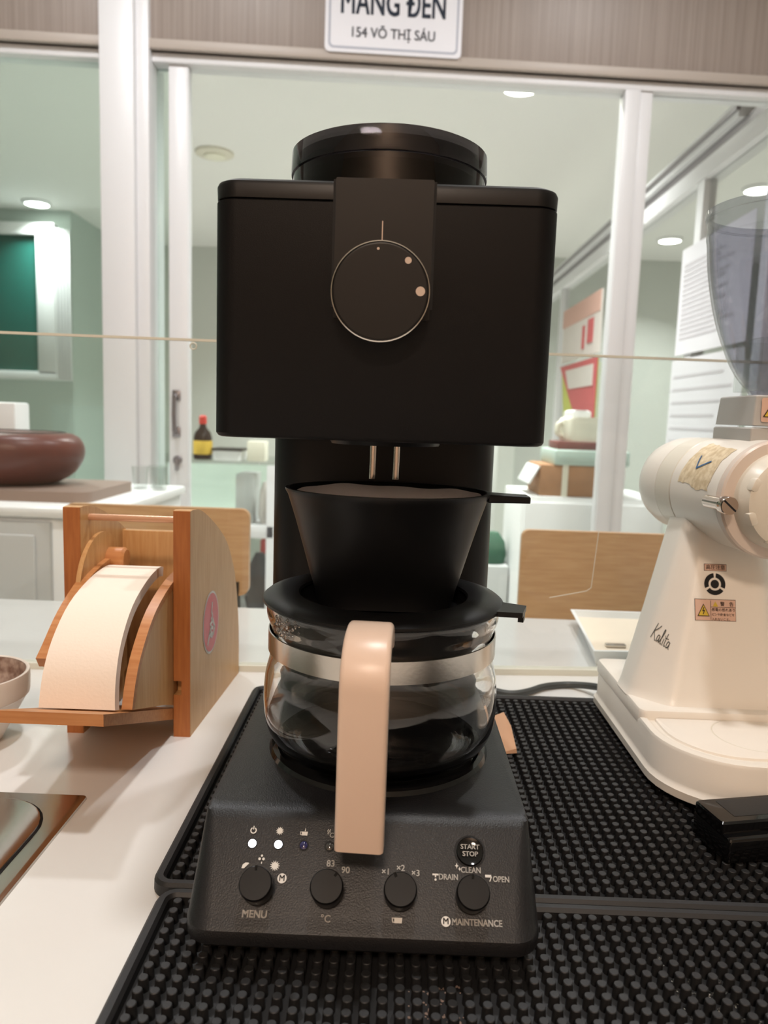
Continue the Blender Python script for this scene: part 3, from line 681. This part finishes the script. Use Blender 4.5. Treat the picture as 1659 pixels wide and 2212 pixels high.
def lbox(r0, r1, w0, w1, z0, z1):
    loft([[c3+lr*r0+lp*s*w0+Vector((0, 0, z)) for s, z in ((-1, z0), (1, z0), (1, z1), (-1, z1))], [c3+lr*r1+lp*s*w1+Vector((0, 0, z)) for s, z in ((-1, z0), (1, z0), (1, z1), (-1, z1))]], bm=lt)
lbox(.060, .0795, .0125, .0085, -.0008, .0020); lbox(.0765, .0795, .0035, .0035, -.0045, -.0006)
mk('lid_tab', lt, 'satin', lid)
hp = smoothpath([(.348, .1440), (.340, .1506), (.328, .1530), (.315, .1508), (.3062, .1420), (.3042, .128), (.3034, .104), (.3030, .080), (.3030, .0655)], 5)
hp = [(p.x, p.y) for p in [Vector((a[0], a[1], 0)) for a in hp]]
ha = R(-2.9); loops = []
for i, (y, z) in enumerate(hp):
    a = Vector(hp[max(i-1, 0)]); b = Vector(hp[min(i+1, len(hp)-1)]); d = (b-a).normalized(); n = Vector((d.y, -d.x)); hw = .0102+.0004*min(i/20, 1)
    th = .0042 if i < 8 else .0048
    L = []
    for (u, v) in rrect(-hw, hw, -th, th, .0022, 3):
        p = Vector((u+CC.x, y-n.x*v, z-n.y*v)); q = Vector((p.x-CC.x, p.y-CC.y)); ca, sa = math.cos(ha), math.sin(ha)
        L.append((CC.x+q.x*ca-q.y*sa, CC.y+q.x*sa+q.y*ca, p.z))
    loops.append(L)
hd = mk('handle', loft(loops), 'handle', cf, ang=45)
# dripper with paper filter
dp = thing('dripper', 'black cone dripper with side grip standing in the carafe lid', 'dripper', (-.0030, .4215, .1440))
DXc, DYc = -.0030, .4255
def superloop(z, rx, ry, e, n=64, cy=DYc):
    P = []
    for k in range(n):
        a = 2*math.pi*k/n; c, s = math.cos(a), math.sin(a)
        P.append((DXc+rx*math.copysign(abs(c)**(2/e), c), cy+ry*math.copysign(abs(s)**(2/e), s), z))
    return P
L_ = []
for t in (0, .15, .3, .5, .75, .96, 1):
    L_.append(superloop(.1445+.0638*t, .0372+(.0575-.0372)*t, .0215+(.049-.0215)*t, 4.2-2.2*min(1, t*1.6)))
O_ = [superloop(.1440, .0385, .0230, 4.2), superloop(.1462, .0385, .0230, 4.2)]+L_[1:-1]
O_ += [superloop(.2083, .0582, .0495, 2), superloop(.2095, .0582, .0495, 2), superloop(.2095, .0560, .0475, 2)]
I_ = [superloop(.1475+.06*t, .0350+(.0550-.0350)*t, .0195+(.0465-.0195)*t, 4.2-2.2*min(1, t*1.6)) for t in (.9, .6, .3, .1, 0)]
mk('cone', loft(O_+I_), 'satin', dp, ang=40)
mk('grip', loft([[(x, y, z) for y, z in rrect(DYc-w_, DYc+w_, .2045, .2045+h_, .0008, 3)] for x, w_, h_ in ((.0535, .010, .0045), (.066, .0075, .0042), (.0765, .0070, .0040), (.0772, .0062, .0034))]), 'satin', dp)
fl_ = []
for i, t in enumerate((0.02, .3, .6, .85, 1)):
    Lp = superloop(0.1490+.0585*t, .0340+(.0532-.0340)*t, .0185+(.0440-.0185)*t, 4.2-2.2*min(1, t*1.6))
    if i == 4: Lp = [(x, y, z+.0007*math.sin(k*.35)+.0004*math.sin(k*.9+1)) for k, (x, y, z) in enumerate(Lp)]
    fl_.append(Lp)
fo = loft(fl_, cap0=True, cap1=False)
pf = mk('paper_filter', fo, 'paper', None, 'white paper coffee filter sitting inside the black dripper', 'paper filter')
sm = pf.modifiers.new('thickness', 'SOLIDIFY'); sm.thickness = .0003

# ------------------------------------------------------------------ wooden paper filter holder
hl = thing('filter_holder', 'wooden paper filter holder with two side panels and a round red sticker', 'filter holder', (-.198, .62, 0))
SHR = (.551, .045)
prof = [(.551, 0), (.551, .1758)]+[(p.x, p.y) for p in smoothpath([(.556, .1762, 0), (.580, .1725, 0), (.62, .1555, 0), (.655, .134, 0), (.682, .10, 0), (.6955, .055, 0), (.6985, .03, 0)], 4)]+[(.699, 0)]
notch = [(.551, 0), (.551, .0335), (.561, .0335), (.561, .0447), (.551, .0447)]+prof[1:]
rp = mk('side_panel', prismx(prof, -.157, -.150, bm=prismx(notch, -.163, -.1569, sh=SHR), sh=SHR), 'woodz', hl)
mk('front_edge', prismx([(.5502, .0), (.5502, .0335), (.5512, .0335), (.5512, 0)], -.1628, -.1502, bm=prismx([(.5502, .0447), (.5502, .1755), (.5512, .1755), (.5512, .0447)], -.1628, -.1502, bm=prismx([(.5502, .0335), (.5502, .0447), (.5512, .0447), (.5512, .0335)], -.1568, -.1502))), 'woodedge', rp)
lp_ = mk('side_panel', prismx(prof, -.2455, -.2325, sh=SHR), 'woodz', hl)
mk('front_edge', prismx([(.5502, 0), (.5502, .1755), (.5512, .1755), (.5512, 0)], -.2453, -.2327), 'woodedge', lp_)
mk('back_board', box(-.2325, -.1615, .628, .636, .004, .1475, .001), 'woodz', hl)
mk('dowel', tube([(-.2345, .566, .1668), (-.161, .566, .1668)], .0026, 12), 'copper', hl)
mk('round_plate', lathe([(0, 0), (.0445, 0), (.0445, .0035), (0, .0035)], seg=64, mtx=Matrix.Translation((-.2325, .583, .108)) @ Matrix.Rotation(R(90), 4, 'Y')), 'woodz', hl)
mk('axle', lathe([(0, 0), (.010, 0), (.010, .012), (.008, .014), (0, .014)], seg=24, mtx=Matrix.Translation((-.229, .598, .128)) @ Matrix.Rotation(R(90), 4, 'Y')), 'woodx', hl)
cr_ = mk('cradle_board', prismx([(.4137, .0738), (.4137, .0664), (.57, .0062), (.575, .0135)], -.2295, -.1632, .0008), 'woodx', hl)
def slab(pts, x0, x1, low):
    return prismx(pts+low, x0, x1)
railR = [(p.x, p.y) for p in smoothpath([(.4650, .0560, 0), (.4720, .0720, 0), (.4840, .0870, 0), (.5120, .1060, 0), (.556, .1180, 0), (.60, .1205, 0)], 4)]
railL = [(p.x, p.y) for p in smoothpath([(.481, .077, 0), (.490, .083, 0), (.514, .100, 0), (.547, .1145, 0), (.579, .121, 0), (.60, .122, 0)], 4)]
mk('cradle_side', slab(railR, -.1690, -.1632, [(.62, .10), (.62, .03), (.575, .0155), (.53, .0335)]), 'woodz', cr_)
mk('cradle_side', slab(railL, -.2295, -.2235, [(.62, .10), (.62, .03), (.575, .0155), (.50, .046)]), 'woodz', cr_)
def ribbon(path, x0a, x1a, x0b, x1b, th):
    n = len(path); loops = []
    for i, (y, z) in enumerate(path):
        a = Vector(path[max(i-1, 0)]); b = Vector(path[min(i+1, n-1)]); d = (b-a).normalized(); nn = Vector((-d.y, d.x)); t = i/(n-1)
        xa = x0a+(x0b-x0a)*t; xb = x1a+(x1b-x1a)*t
        loops.append([(xa, y+nn.x*0, z), (xb, y, z), (xb, y+nn.x*th, z+nn.y*th), (xa, y+nn.x*th, z+nn.y*th)])
    return loft(loops)
mk('curved_rail', ribbon(railR, -.1700, -.1630, -.1700, -.1630, .0048), 'woodx', cr_, ang=50)
mk('curved_rail', ribbon(railL, -.2325, -.2245, -.2325, -.2245, .0085), 'woodx', cr_, ang=50)
stp = [(p.x, p.y) for p in smoothpath([(.4580, .0585, 0), (.4650, .0760, 0), (.4790, .0925, 0), (.5050, .1085, 0), (.540, .1175, 0), (.572, .1200, 0), (.590, .1170, 0)], 4)]
mk('filter_stack', ribbon(stp, -.2190, -.1704, -.2225, -.1830, .0075), 'fpaper', None, 'thick stack of white paper filters lying in the wooden holder', 'filter stack', ang=50)
# round sticker on the outer face of the right panel
so = Vector((-.1500+(.604-.551)*.045, .604, .0765)); sr_ = Vector((.045, 1, 0)); su = Vector((0, 0, 1))
st = mk('sticker', place(shape2d([[(.0225*math.cos(2*math.pi*k/40), .0262*math.sin(2*math.pi*k/40)) for k in range(40)]]), so, sr_, su, .0003), 'white_print', rp, 'round red sticker with a white hand-drawn mark', flat=True)
mk('sticker_field', place(shape2d([[(.0208*math.cos(2*math.pi*k/40), .0244*math.sin(2*math.pi*k/40)) for k in range(40)]]), so, sr_, su, .0005), 'sticker', rp, flat=True)
sq = stroke2d([(.002, .016), (.0005, .009), (.003, .004), (-.001, .003)], .0024)+stroke2d([(-.003, -.001), (.004, .001), (.009, -.006), (.006, -.011), (-.001, -.012), (-.005, -.008), (-.001, -.004), (.004, -.006)], .003)+stroke2d([(-.005, -.008), (-.010, -.016)], .0028)+stroke2d([(.0, -.009), (.003, -.012)], .004)
mk('sticker_mark', place(shape2d(sq), so, sr_, su, .0007), 'white_print', rp, flat=True)

# ------------------------------------------------------------------ cup and steel drip tray at the left
cu = thing('ceramic_cup', 'cream ceramic cup with speckled brown inside beside the filter holder', 'cup', (-.309, .530, 0))
mk('body', lathe(spl([(0, .002), (.017, .002), (.018, 0), (.021, 0), (.022, .002), (.033, .022), (.0395, .034), (.0412, .037), (.0415, .051), (.0405, .0530), (.0388, .0524)], 3), -.309, .530, 0, 56), 'ceramic', cu)
mk('inner_glaze', lathe(spl([(.0390, .0522), (.0380, .049), (.036, .036), (.026, .020), (.012, .010), (0, .009)], 3), -.309, .530, 0, 56), 'cupin', cu)
tr = thing('drip_tray', 'stainless steel drip tray with rounded drain plate set in the counter', 'drip tray', (-.32, .33, 0))
mk('flange', loft([[(a, b, z) for a, b in rrect(-.46+q, -.190-q, .19+q, .455-q, .003, 3)] for z, q in ((0, 0), (.0014, .0004), (.0020, .0016))]), 'steel', tr)
mk('groove', loft([[(a, b, z) for a, b in rrect(-.441, -.2018, .209, .4457, .036, 8)] for z in (.0021, .0022)]), 'dark_hole', tr)
pl_ = mk('drain_plate', loft([[(a, b, z) for a, b in rrect(-.440+q, -.2030-q, .210+q, .4445-q, .035, 8)] for z, q in ((.0023, 0), (.0033, .0003), (.0037, .0012))]), 'steel', tr)
for hx, hy in ((-.2295, .392), (-.2695, .392), (-.2295, .352)):
    mk('drain_hole', lathe([(0, .0038), (.0022, .0038), (.0022, .0039), (0, .0039)], hx, hy, 0, 16), 'dark_hole', pl_)

# ------------------------------------------------------------------ white electric coffee grinder at the right
gr = thing('coffee_grinder', 'white electric coffee grinder with horizontal drum body and smoky hopper', 'coffee grinder', (.248, .54, .0084))
def gs(z, q, y0=.4385, r=.052): return [(a, b, z) for a, b in rrect(.1785+q, .3205-q, y0+q, .632-q, (.010, .010, r, r), 10)]
gb = mk('base', loft([gs(.0125, .001), gs(.0135, 0), gs(.0185, 0), gs(.0205, .0014), gs(.0225, .0020), gs(.0420, .0022), gs(.0440, .0030), gs(.0446, .0045), gs(.0446, .0070), gs(.0436, .0080), gs(.0432, .0095)]), 'gr_white', gr)
for (fx, fy) in ((.205, .47), (.295, .47), (.195, .615), (.305, .615)): mk('foot', lathe([(0, 0), (.007, 0), (.007, .0045), (0, .0045)], fx, fy, .0084, 16), 'rubber', gr)
mk('rear_deck', loft([[(a, b, z) for a, b in rrect(.1805+q, .3185-q, .512+q, .630-q, .006, 4)] for z, q in ((.040, 0), (.0480, 0), (.0498, .0008), (.0504, .0026))]), 'gr_white', gr)
ty = mk('tray_plate', loft([[(a, b, z) for a, b in rrect(.1905+q, .3085-q, .452+q, .5115, (.001, .001, .042, .042), 9)] for z, q in ((.0425, 0), (.0447, .0004), (.0452, .0014))]), 'tray', gr)
mk('cup_ring', lathe([(.0250, .0001), (.0256, .0003), (.0262, .0001)], .248, .487, .0451, 56), 'gr_band', ty)
def roundpoly(P, r, n=3):
    out = []; N = len(P)
    for i in range(N):
        p = Vector(P[i]); a_ = (Vector(P[i-1])-p); b_ = (Vector(P[(i+1) % N])-p); q = min(r, a_.length*.45, b_.length*.45); a_.normalize(); b_.normalize()
        A, B = p+a_*q, p+b_*q
        for k in range(n+1):
            t = k/n; out.append(tuple(A*(1-t)**2+p*2*t*(1-t)+B*t*t))
    return out
def pedsec(z, t):
    L_ = lambda u, v: u+(v-u)*t
    x0, x1, y0, y1, c = L_(.1825, .2225), L_(.303, .282), L_(.5225, .557), L_(.606, .618), L_(.0225, .0105)
    return [(a, b, z) for a, b in roundpoly([(x0+c, y0), (x1-c, y0), (x1, y0+c), (x1, y1-c), (x1-c, y1), (x0+c*1.2, y1), (x0, y1-c*1.5), (x0, y0+c)], .006)]
pd = mk('pedestal', loft([pedsec(.0495, -.06), pedsec(.0515, -.02), pedsec(.056, .03), pedsec(.11, .47), pedsec(.19, 1.08)]), 'gr_white', gr, ang=50)
# drum along its own axis
A0 = Vector((.2475, .662, .2025)); A1 = Vector((.2655, .498, .2025)); ax = (A1-A0).normalized(); AL = (A1-A0).length
zx = Vector((0, 0, 1)); sx_ = ax.cross(zx).normalized()
DM = Matrix(((sx_.x, zx.x, ax.x, A0.x), (sx_.y, zx.y, ax.y, A0.y), (sx_.z, zx.z, ax.z, A0.z), (0, 0, 0, 1)))
mk('rear_cap', lathe([(0, -.004), (.020, -.003), (.031, .001), (.0365, .008), (.0388, .018), (.0395, .030), (.0395, .0445), (0, .0445)], seg=64, mtx=DM), 'gr_white', gr)
mk('vent_dot', lathe([(0, 0), (.003, 0), (.003, .002), (0, .002)], seg=12, mtx=DM @ Matrix.Translation((0, -.002, -.0055))), 'blackpl', gr)
mk('drum_band', lathe([(0, .0450), (.0392, .0450), (.0397, .0455), (.0399, .0700), (.0394, .0706), (0, .0706)], seg=64, mtx=DM), 'gr_band', gr)
drm = mk('drum', lathe([(0, .0712), (.0396, .0712), (.0400, .0718), (.0405, .1400), (.0400, .1408), (0, .1408)], seg=64, mtx=DM), 'gr_white', gr)
mk('front_flange', lathe([(0, .1412), (.0404, .1412), (.0412, .1418), (.0412, .1475), (.0400, .1490), (.033, .1500), (0, .1500)], seg=64, mtx=DM), 'gr_flange_tint', gr)
fc = mk('adjust_cap', lathe([(.0335, .1495), (.0330, .1560), (.0305, .1640), (.026, .1660), (0, .1665)], seg=64, mtx=DM), 'gr_band', gr)
for k in range(8):
    a = R(22.5+45*k); mk('grip_rib', box(-.0048, .0048, .0225, .0318, .1500, .1655, .0018, mtx=DM @ Matrix.Rotation(a, 4, 'Z')), 'gr_band', fc)
scr = DM @ Matrix.Rotation(R(-78), 4, 'Z')
sp = DM @ Vector((-.0425, .0, .148))
sc = mk('thumb_screw', lathe([(0, -.026), (.0045, -.026), (.0045, -.006), (.0060, -.005), (.0062, .0015), (.0058, .0022), (0, .0022)], seg=28, mtx=Matrix.Translation((.2222, .497, .1995)) @ DM.to_3x3().to_4x4()), 'chrome', gr)
mk('screw_slot', box(-.0056, .0056, -.0006, .0006, .0021, .0024, mtx=Matrix.Translation((.2222, .497, .1995)) @ DM.to_3x3().to_4x4() @ Matrix.Rotation(R(40), 4, 'Z')), 'dark_hole', sc)
# neck and hopper
nr = R(5)
def nk(x0, x1, y0, y1, z0, z1, q=0): return [[(a, b, z) for a, b in rrect(x0+s, x1-s, y0+s, y1-s, .0015, 3)] for z, s in ((z0, .0), (z1-.001, q), (z1, q+.0012))]
mk('neck', loft(nk(.2515, .308, .538, .602, .228, .2515)), 'gr_grey', gr)
mk('neck_block', loft(nk(.2525, .307, .5385, .6015, .2530, .2745, .0015)), 'gr_grey', gr)
nb = Vector((.2790, .5388, .2640))
mk('warning_label', place(shape2d([[(a, b) for a, b in rrect(-.0215, .02, -.0085, .0085, .0015, 3)]]), nb, (1, 0, 0), (0, .06, 1), .0010), 'label_pink', gr, flat=True)
mk('label_triangle', place(shape2d([[(-.0205, -.0052), (-.0065, -.0052), (-.0135, .0066)]]), nb, (1, 0, 0), (0, .06, 1), .0013), 'ink', gr, flat=True)
mk('label_triangle', place(shape2d([[(-.0193, -.0045), (-.0077, -.0045), (-.0135, .0053)]]), nb, (1, 0, 0), (0, .06, 1), .0015), 'yellow', gr, flat=True)
mk('label_symbol', place(shape2d(ring2d(-.0135, -.0018, .0017, .0025)), nb, (1, 0, 0), (0, .06, 1), .0017), 'ink', gr, flat=True)
HO = (.2815, .572)
op = spl([(.0165, 0), (.0178, .003), (.0315, .022), (.0445, .055), (.0520, .088), (.0548, .112), (.0555, .116), (.0558, .128), (.0570, .129), (.0572, .1345)], 4)
ip = [(r-.0018, z+.0006) for r, z in op[::-1]]; ip[0] = (ip[0][0], op[-1][1])
gh = mk('hopper', lathe(op+ip, *HO, .2746, 72, closed=True), 'ghop', gr, ang=50)
gate = box(.2615, .3015, .5515, .5530, .278, .316, .001); box(.2615, .3015, .5915, .593, .278, .316, .001, bm=gate); box(.2600, .2615, .5515, .593, .278, .316, .001, bm=gate)
mk('hopper_gate', gate, 'pane_m', gh)
# marks on the pedestal and drum
pb = bvh_of(pd); db = bvh_of(drm)
def pmark(name, me, px_, pz_, m_, off, sub=0): return mk(name, decal(me, (px_, .45, pz_), (1, 0, 0), (0, 0, 1), pb, off, sub), m_, gr, flat=True)
pc = .2398
pmark('warning_strip', grid2d(.0165, .0050, 8, 2), pc, .1480, 'ink', .0002); pmark('warning_strip', grid2d(.0159, .0044, 8, 2), pc, .1480, 'label_pink', .0004)
pmark('lettering', text2d('高圧注意', .0036, .01), pc, .1480, 'ink', .0006)
vent = []
for k in range(3): vent += ring2d(0, 0, .0046, .0078, 90+120*k+7, 210+120*k-7, 12)
pmark('vent_slot', shape2d(vent+disc2d(0, 0, .0031, 20)), pc-.0006, .1362, 'dark_hole', .0003)
pmark('warning_label', grid2d(.0300, .0152, 10, 6), pc-.0006, .1178, 'ink', .0002); pmark('warning_label', grid2d(.0294, .0146, 10, 6), pc-.0006, .1178, 'label_pink', .0004)
pmark('label_rule', shape2d([[(-.0042, -.0068), (-.0039, -.0068), (-.0039, .0068), (-.0042, .0068)], [(-.004, .0020), (.0140, .0020), (.0140, .0023), (-.004, .0023)]]), pc, .1178, 'ink', .0006)
pmark('label_triangle', shape2d([[(-.0139, -.0045), (-.0049, -.0045), (-.0094, .0045)]]), pc, .1178, 'ink', .0006)
pmark('label_triangle', shape2d([[(-.0131, -.0039), (-.0057, -.0039), (-.0094, .0034)]]), pc, .1178, 'yellow', .0008)
pmark('label_symbol', shape2d(stroke2d([(-.0092, .0018), (-.0102, -.0006), (-.0088, -.0002), (-.0098, -.0028)], .0006)), pc, .1178, 'ink', .0010)
pmark('label_triangle', shape2d([[(-.0026, .0026), (.0014, .0026), (-.0006, .0062)]]), pc, .1178, 'yellow', .0006)
pmark('lettering', text2d('警　告', .0033, .01), pc+.0078, .1221, 'ink', .0006)
for k, s in enumerate(('感電の恐れあり', 'ピンや針金などを', '入れないこと。')):
    pmark('lettering', text2d(s, .0025 if k == 0 else .0021, .008, ax='LEFT'), pc-.0035, .1180-k*.0033, 'ink', .0006)
K = [[(.02, 0), (.10, .5), (.17, 1)], [(.46, .98), (.30, .70), (.12, .46), (.22, .28), (.36, .02), (.42, .02)],
     [(.62, .40), (.52, .42), (.46, .22), (.50, .02), (.60, .14), (.63, .40), (.63, .10), (.68, .02)],
     [(.68, .02), (.80, .50), (.84, .88), (.78, .86), (.76, .30), (.80, .02), (.86, .04)], [(.94, .40), (.93, .08), (.98, .02)], [(.97, .58), (.98, .62)],
     [(1.10, .80), (1.07, .20), (1.11, .02), (1.16, .08)], [(.98, .50), (1.24, .54)], [(1.40, .40), (1.29, .42), (1.23, .22), (1.27, .02), (1.37, .14), (1.41, .40), (1.41, .10), (1.47, .02)]]
kl = []
for s in K: kl += stroke2d([(p.x, p.y) for p in smoothpath([(a*.0112+b*.0018, b*.0122, 0) for a, b in s], 4)], .0006)
lg = shape2d(kl)
mk('logo', decal(lg, (.1705, .520, .0950), Vector((.70, -.62, -.36)), Vector((.08, 0, 1)), pb, .0003), 'logo', gr, flat=True)
sk = grid2d(.044, .036, 12, 10)
for v in sk.vertices:
    if abs(abs(v.co.x)-.022) < 1e-4 or abs(abs(v.co.y)-.018) < 1e-4: v.co.x += random.uniform(-.0012, .0012); v.co.y += random.uniform(-.0012, .0012)
dirn = Vector((.62, -.22, -.75)).normalized(); rr_ = Vector((.52, -.72, .1)); rr_ = (ax*.85+Vector((.35, 0, -.05))).normalized()
nrm = Vector((-.84, 0, .54)); nrm = (nrm-ax*nrm.dot(ax)).normalized(); rgt = (ax+nrm.cross(ax)*0).normalized(); upp = nrm.cross(rgt)
cen = A0+ax*.107+nrm*.05
rot2 = R(-6); r2 = rgt*math.cos(rot2)+upp*math.sin(rot2); u2 = -rgt*math.sin(rot2)+upp*math.cos(rot2)
mk('old_label', decal(sk, cen, r2, u2, db, .0003), 'label_tan', gr, 'torn tan label with a blue tick', flat=True)
mk('tick_mark', decal(shape2d(stroke2d([(-.009, .005), (-.003, -.005), (.010, .003)], .0014)), cen, r2, u2, db, .0008, 3), 'blue', gr, flat=True)

# ------------------------------------------------------------------ small things around the grinder
mk('power_cable', tube(smoothpath([(.203, .634, .016), (.195, .668, .010), (.175, .690, .0035), (.150, .683, .0035), (.130, .667, .0035), (.112, .660, .0035), (.092, .672, .0035), (.07, .692, .0035)], 6), .0032, 10), 'cable', None, 'dark grey power cable curving over the counter behind the bar mat', 'cable')
mk('paper_scrap', loft([[(.0775, .570, .009), (.094, .566, .009), (.0965, .545, .012), (.0975, .525, .009), (.085, .522, .009), (.0775, .54, .009)], [(.0775, .572, .014), (.0935, .570, .022), (.0960, .548, .020), (.0970, .526, .012), (.085, .522, .010), (.0775, .54, .013)]]), 'kraft', None, 'crumpled piece of brown kraft paper beside the coffee maker', 'paper scrap', ang=10)
bc = thing('black_case', 'glossy black plastic case lying on the bar mat in front of the grinder', 'case', (.215, .385, .0084))
br = Matrix.Translation((.1935, .3935, 0)) @ Matrix.Rotation(R(12), 4, 'Z')
def bl(z, q, y0=0, y1=.034, r=.0022): return [br @ Vector((a, b, z)) for a, b in rrect(0+q, .085-q, y0+q, y1-q, r, 4)]
mk('body', loft([bl(.0086, .001), bl(.0095, 0), bl(.0215, 0), bl(.0228, .0006), bl(.0232, .0016)]), 'blackgloss', bc)
tp = mk('top_frame', loft([bl(.0226, .0002, .006), bl(.0282, .0002, .007), bl(.0292, .0010, .0075)]), 'blackgloss', bc)
mk('inset', loft([[br @ Vector((a, b, z)) for a, b in rrect(.012, .075, .013, .031, .001, 3)] for z in (.0288, .02935)]), 'rubber', tp)
mk('push_button', loft([[br @ Vector((.034+.008*math.cos(2*math.pi*k/20)*s, .0028+.0022*math.sin(2*math.pi*k/20)*s, z)) for k in range(20)] for z, s in ((.0225, 1), (.0240, .9))]), 'satin', bc)
cn = thing('canister', 'cream labelled canister with grey lid behind the grinder', 'canister', (.386, .676, 0))
mk('body', lathe([(0, 0), (.043, 0), (.044, .002), (.044, .098), (.043, .100), (0, .100)], .386, .676, 0, 40), 'cream', cn)
mk('lid', lathe([(0, .1), (.0448, .1), (.0448, .108), (.0425, .128), (.040, .130), (0, .130)], .386, .676, 0, 40), 'gr_grey', cn)
cbv = BVHTree.FromPolygons([v.co+Vector((.386, .676, 0)) for v in cn.children[0].data.vertices], [p.vertices[:] for p in cn.children[0].data.polygons])
lines = []
for k in range(9):
    zz = .030-.0062*k-(.004 if k > 3 else 0); L = random.uniform(.012, .022); xx = -.011
    while xx < L-.011: w_ = random.uniform(.001, .003); lines.append([(xx, zz), (xx+w_, zz), (xx+w_, zz+.0022), (xx, zz+.0022)]); xx += w_+.0006
mk('label_print', decal(shape2d(lines), Vector((.345, .60, .052)), (.80, -.60, 0), (0, 0, 1), cbv, .0003), 'logo', cn, flat=True)
wt = thing('paper_tray', 'low white tray lined with beige paper behind the acrylic screen', 'tray', (.29, .85, 0))
def wl(z, q): return [(a, b, z) for a, b in ((.2165+q*.6-.004, .753+q), (.33-q, .760+q), (.33-q, .925-q), (.228+q, .925-q))]
mk('body', loft([wl(.0, .010), wl(.018, 0), wl(.018, .004), wl(.006, .010)]), 'cabwhite', wt)
mk('paper_lining', loft([wl(.0065, .0095), wl(.0105, .0075)]), 'beige', wt)
mk('spoon', box(.236, .258, .79, .797, .011, .0145, .001), 'steel', None, 'small grey metal spoon lying in the paper lined tray', 'spoon')
# crumbs, residue and drops on the front mat
def bits(n, x0, x1, y0, y1, s0, s1, z=.0025, flat=.5):
    b = NB()
    for _ in range(n):
        s = random.uniform(s0, s1); t = NB(); bmesh.ops.create_icosphere(t, subdivisions=1, radius=s)
        for v in t.verts: v.co = v.co*random.uniform(.7, 1.2); v.co.z *= flat
        merge(b, t, Matrix.Translation((random.uniform(x0, x1), random.uniform(y0, y1), z+s*flat)))
    return b
mk('coffee_crumb', bits(1, .1282, .1282, .3069, .3069, .0014, .0014, .0030, .8), 'crumb', None, 'brown crumb lying between the pegs of the front bar mat', 'crumb')
mk('coffee_residue', bits(95, .013, .038, .279, .302, .0003, .0009, .0022, .35), 'residue', None, 'scattered dry coffee residue on the front bar mat', 'residue', kind='stuff')
mk('water_drops', bits(90, .132, .176, .288, .325, .0006, .0016, .0022, .5), 'glass', None, 'small water drops between the pegs of the front bar mat', 'water drops', kind='stuff')
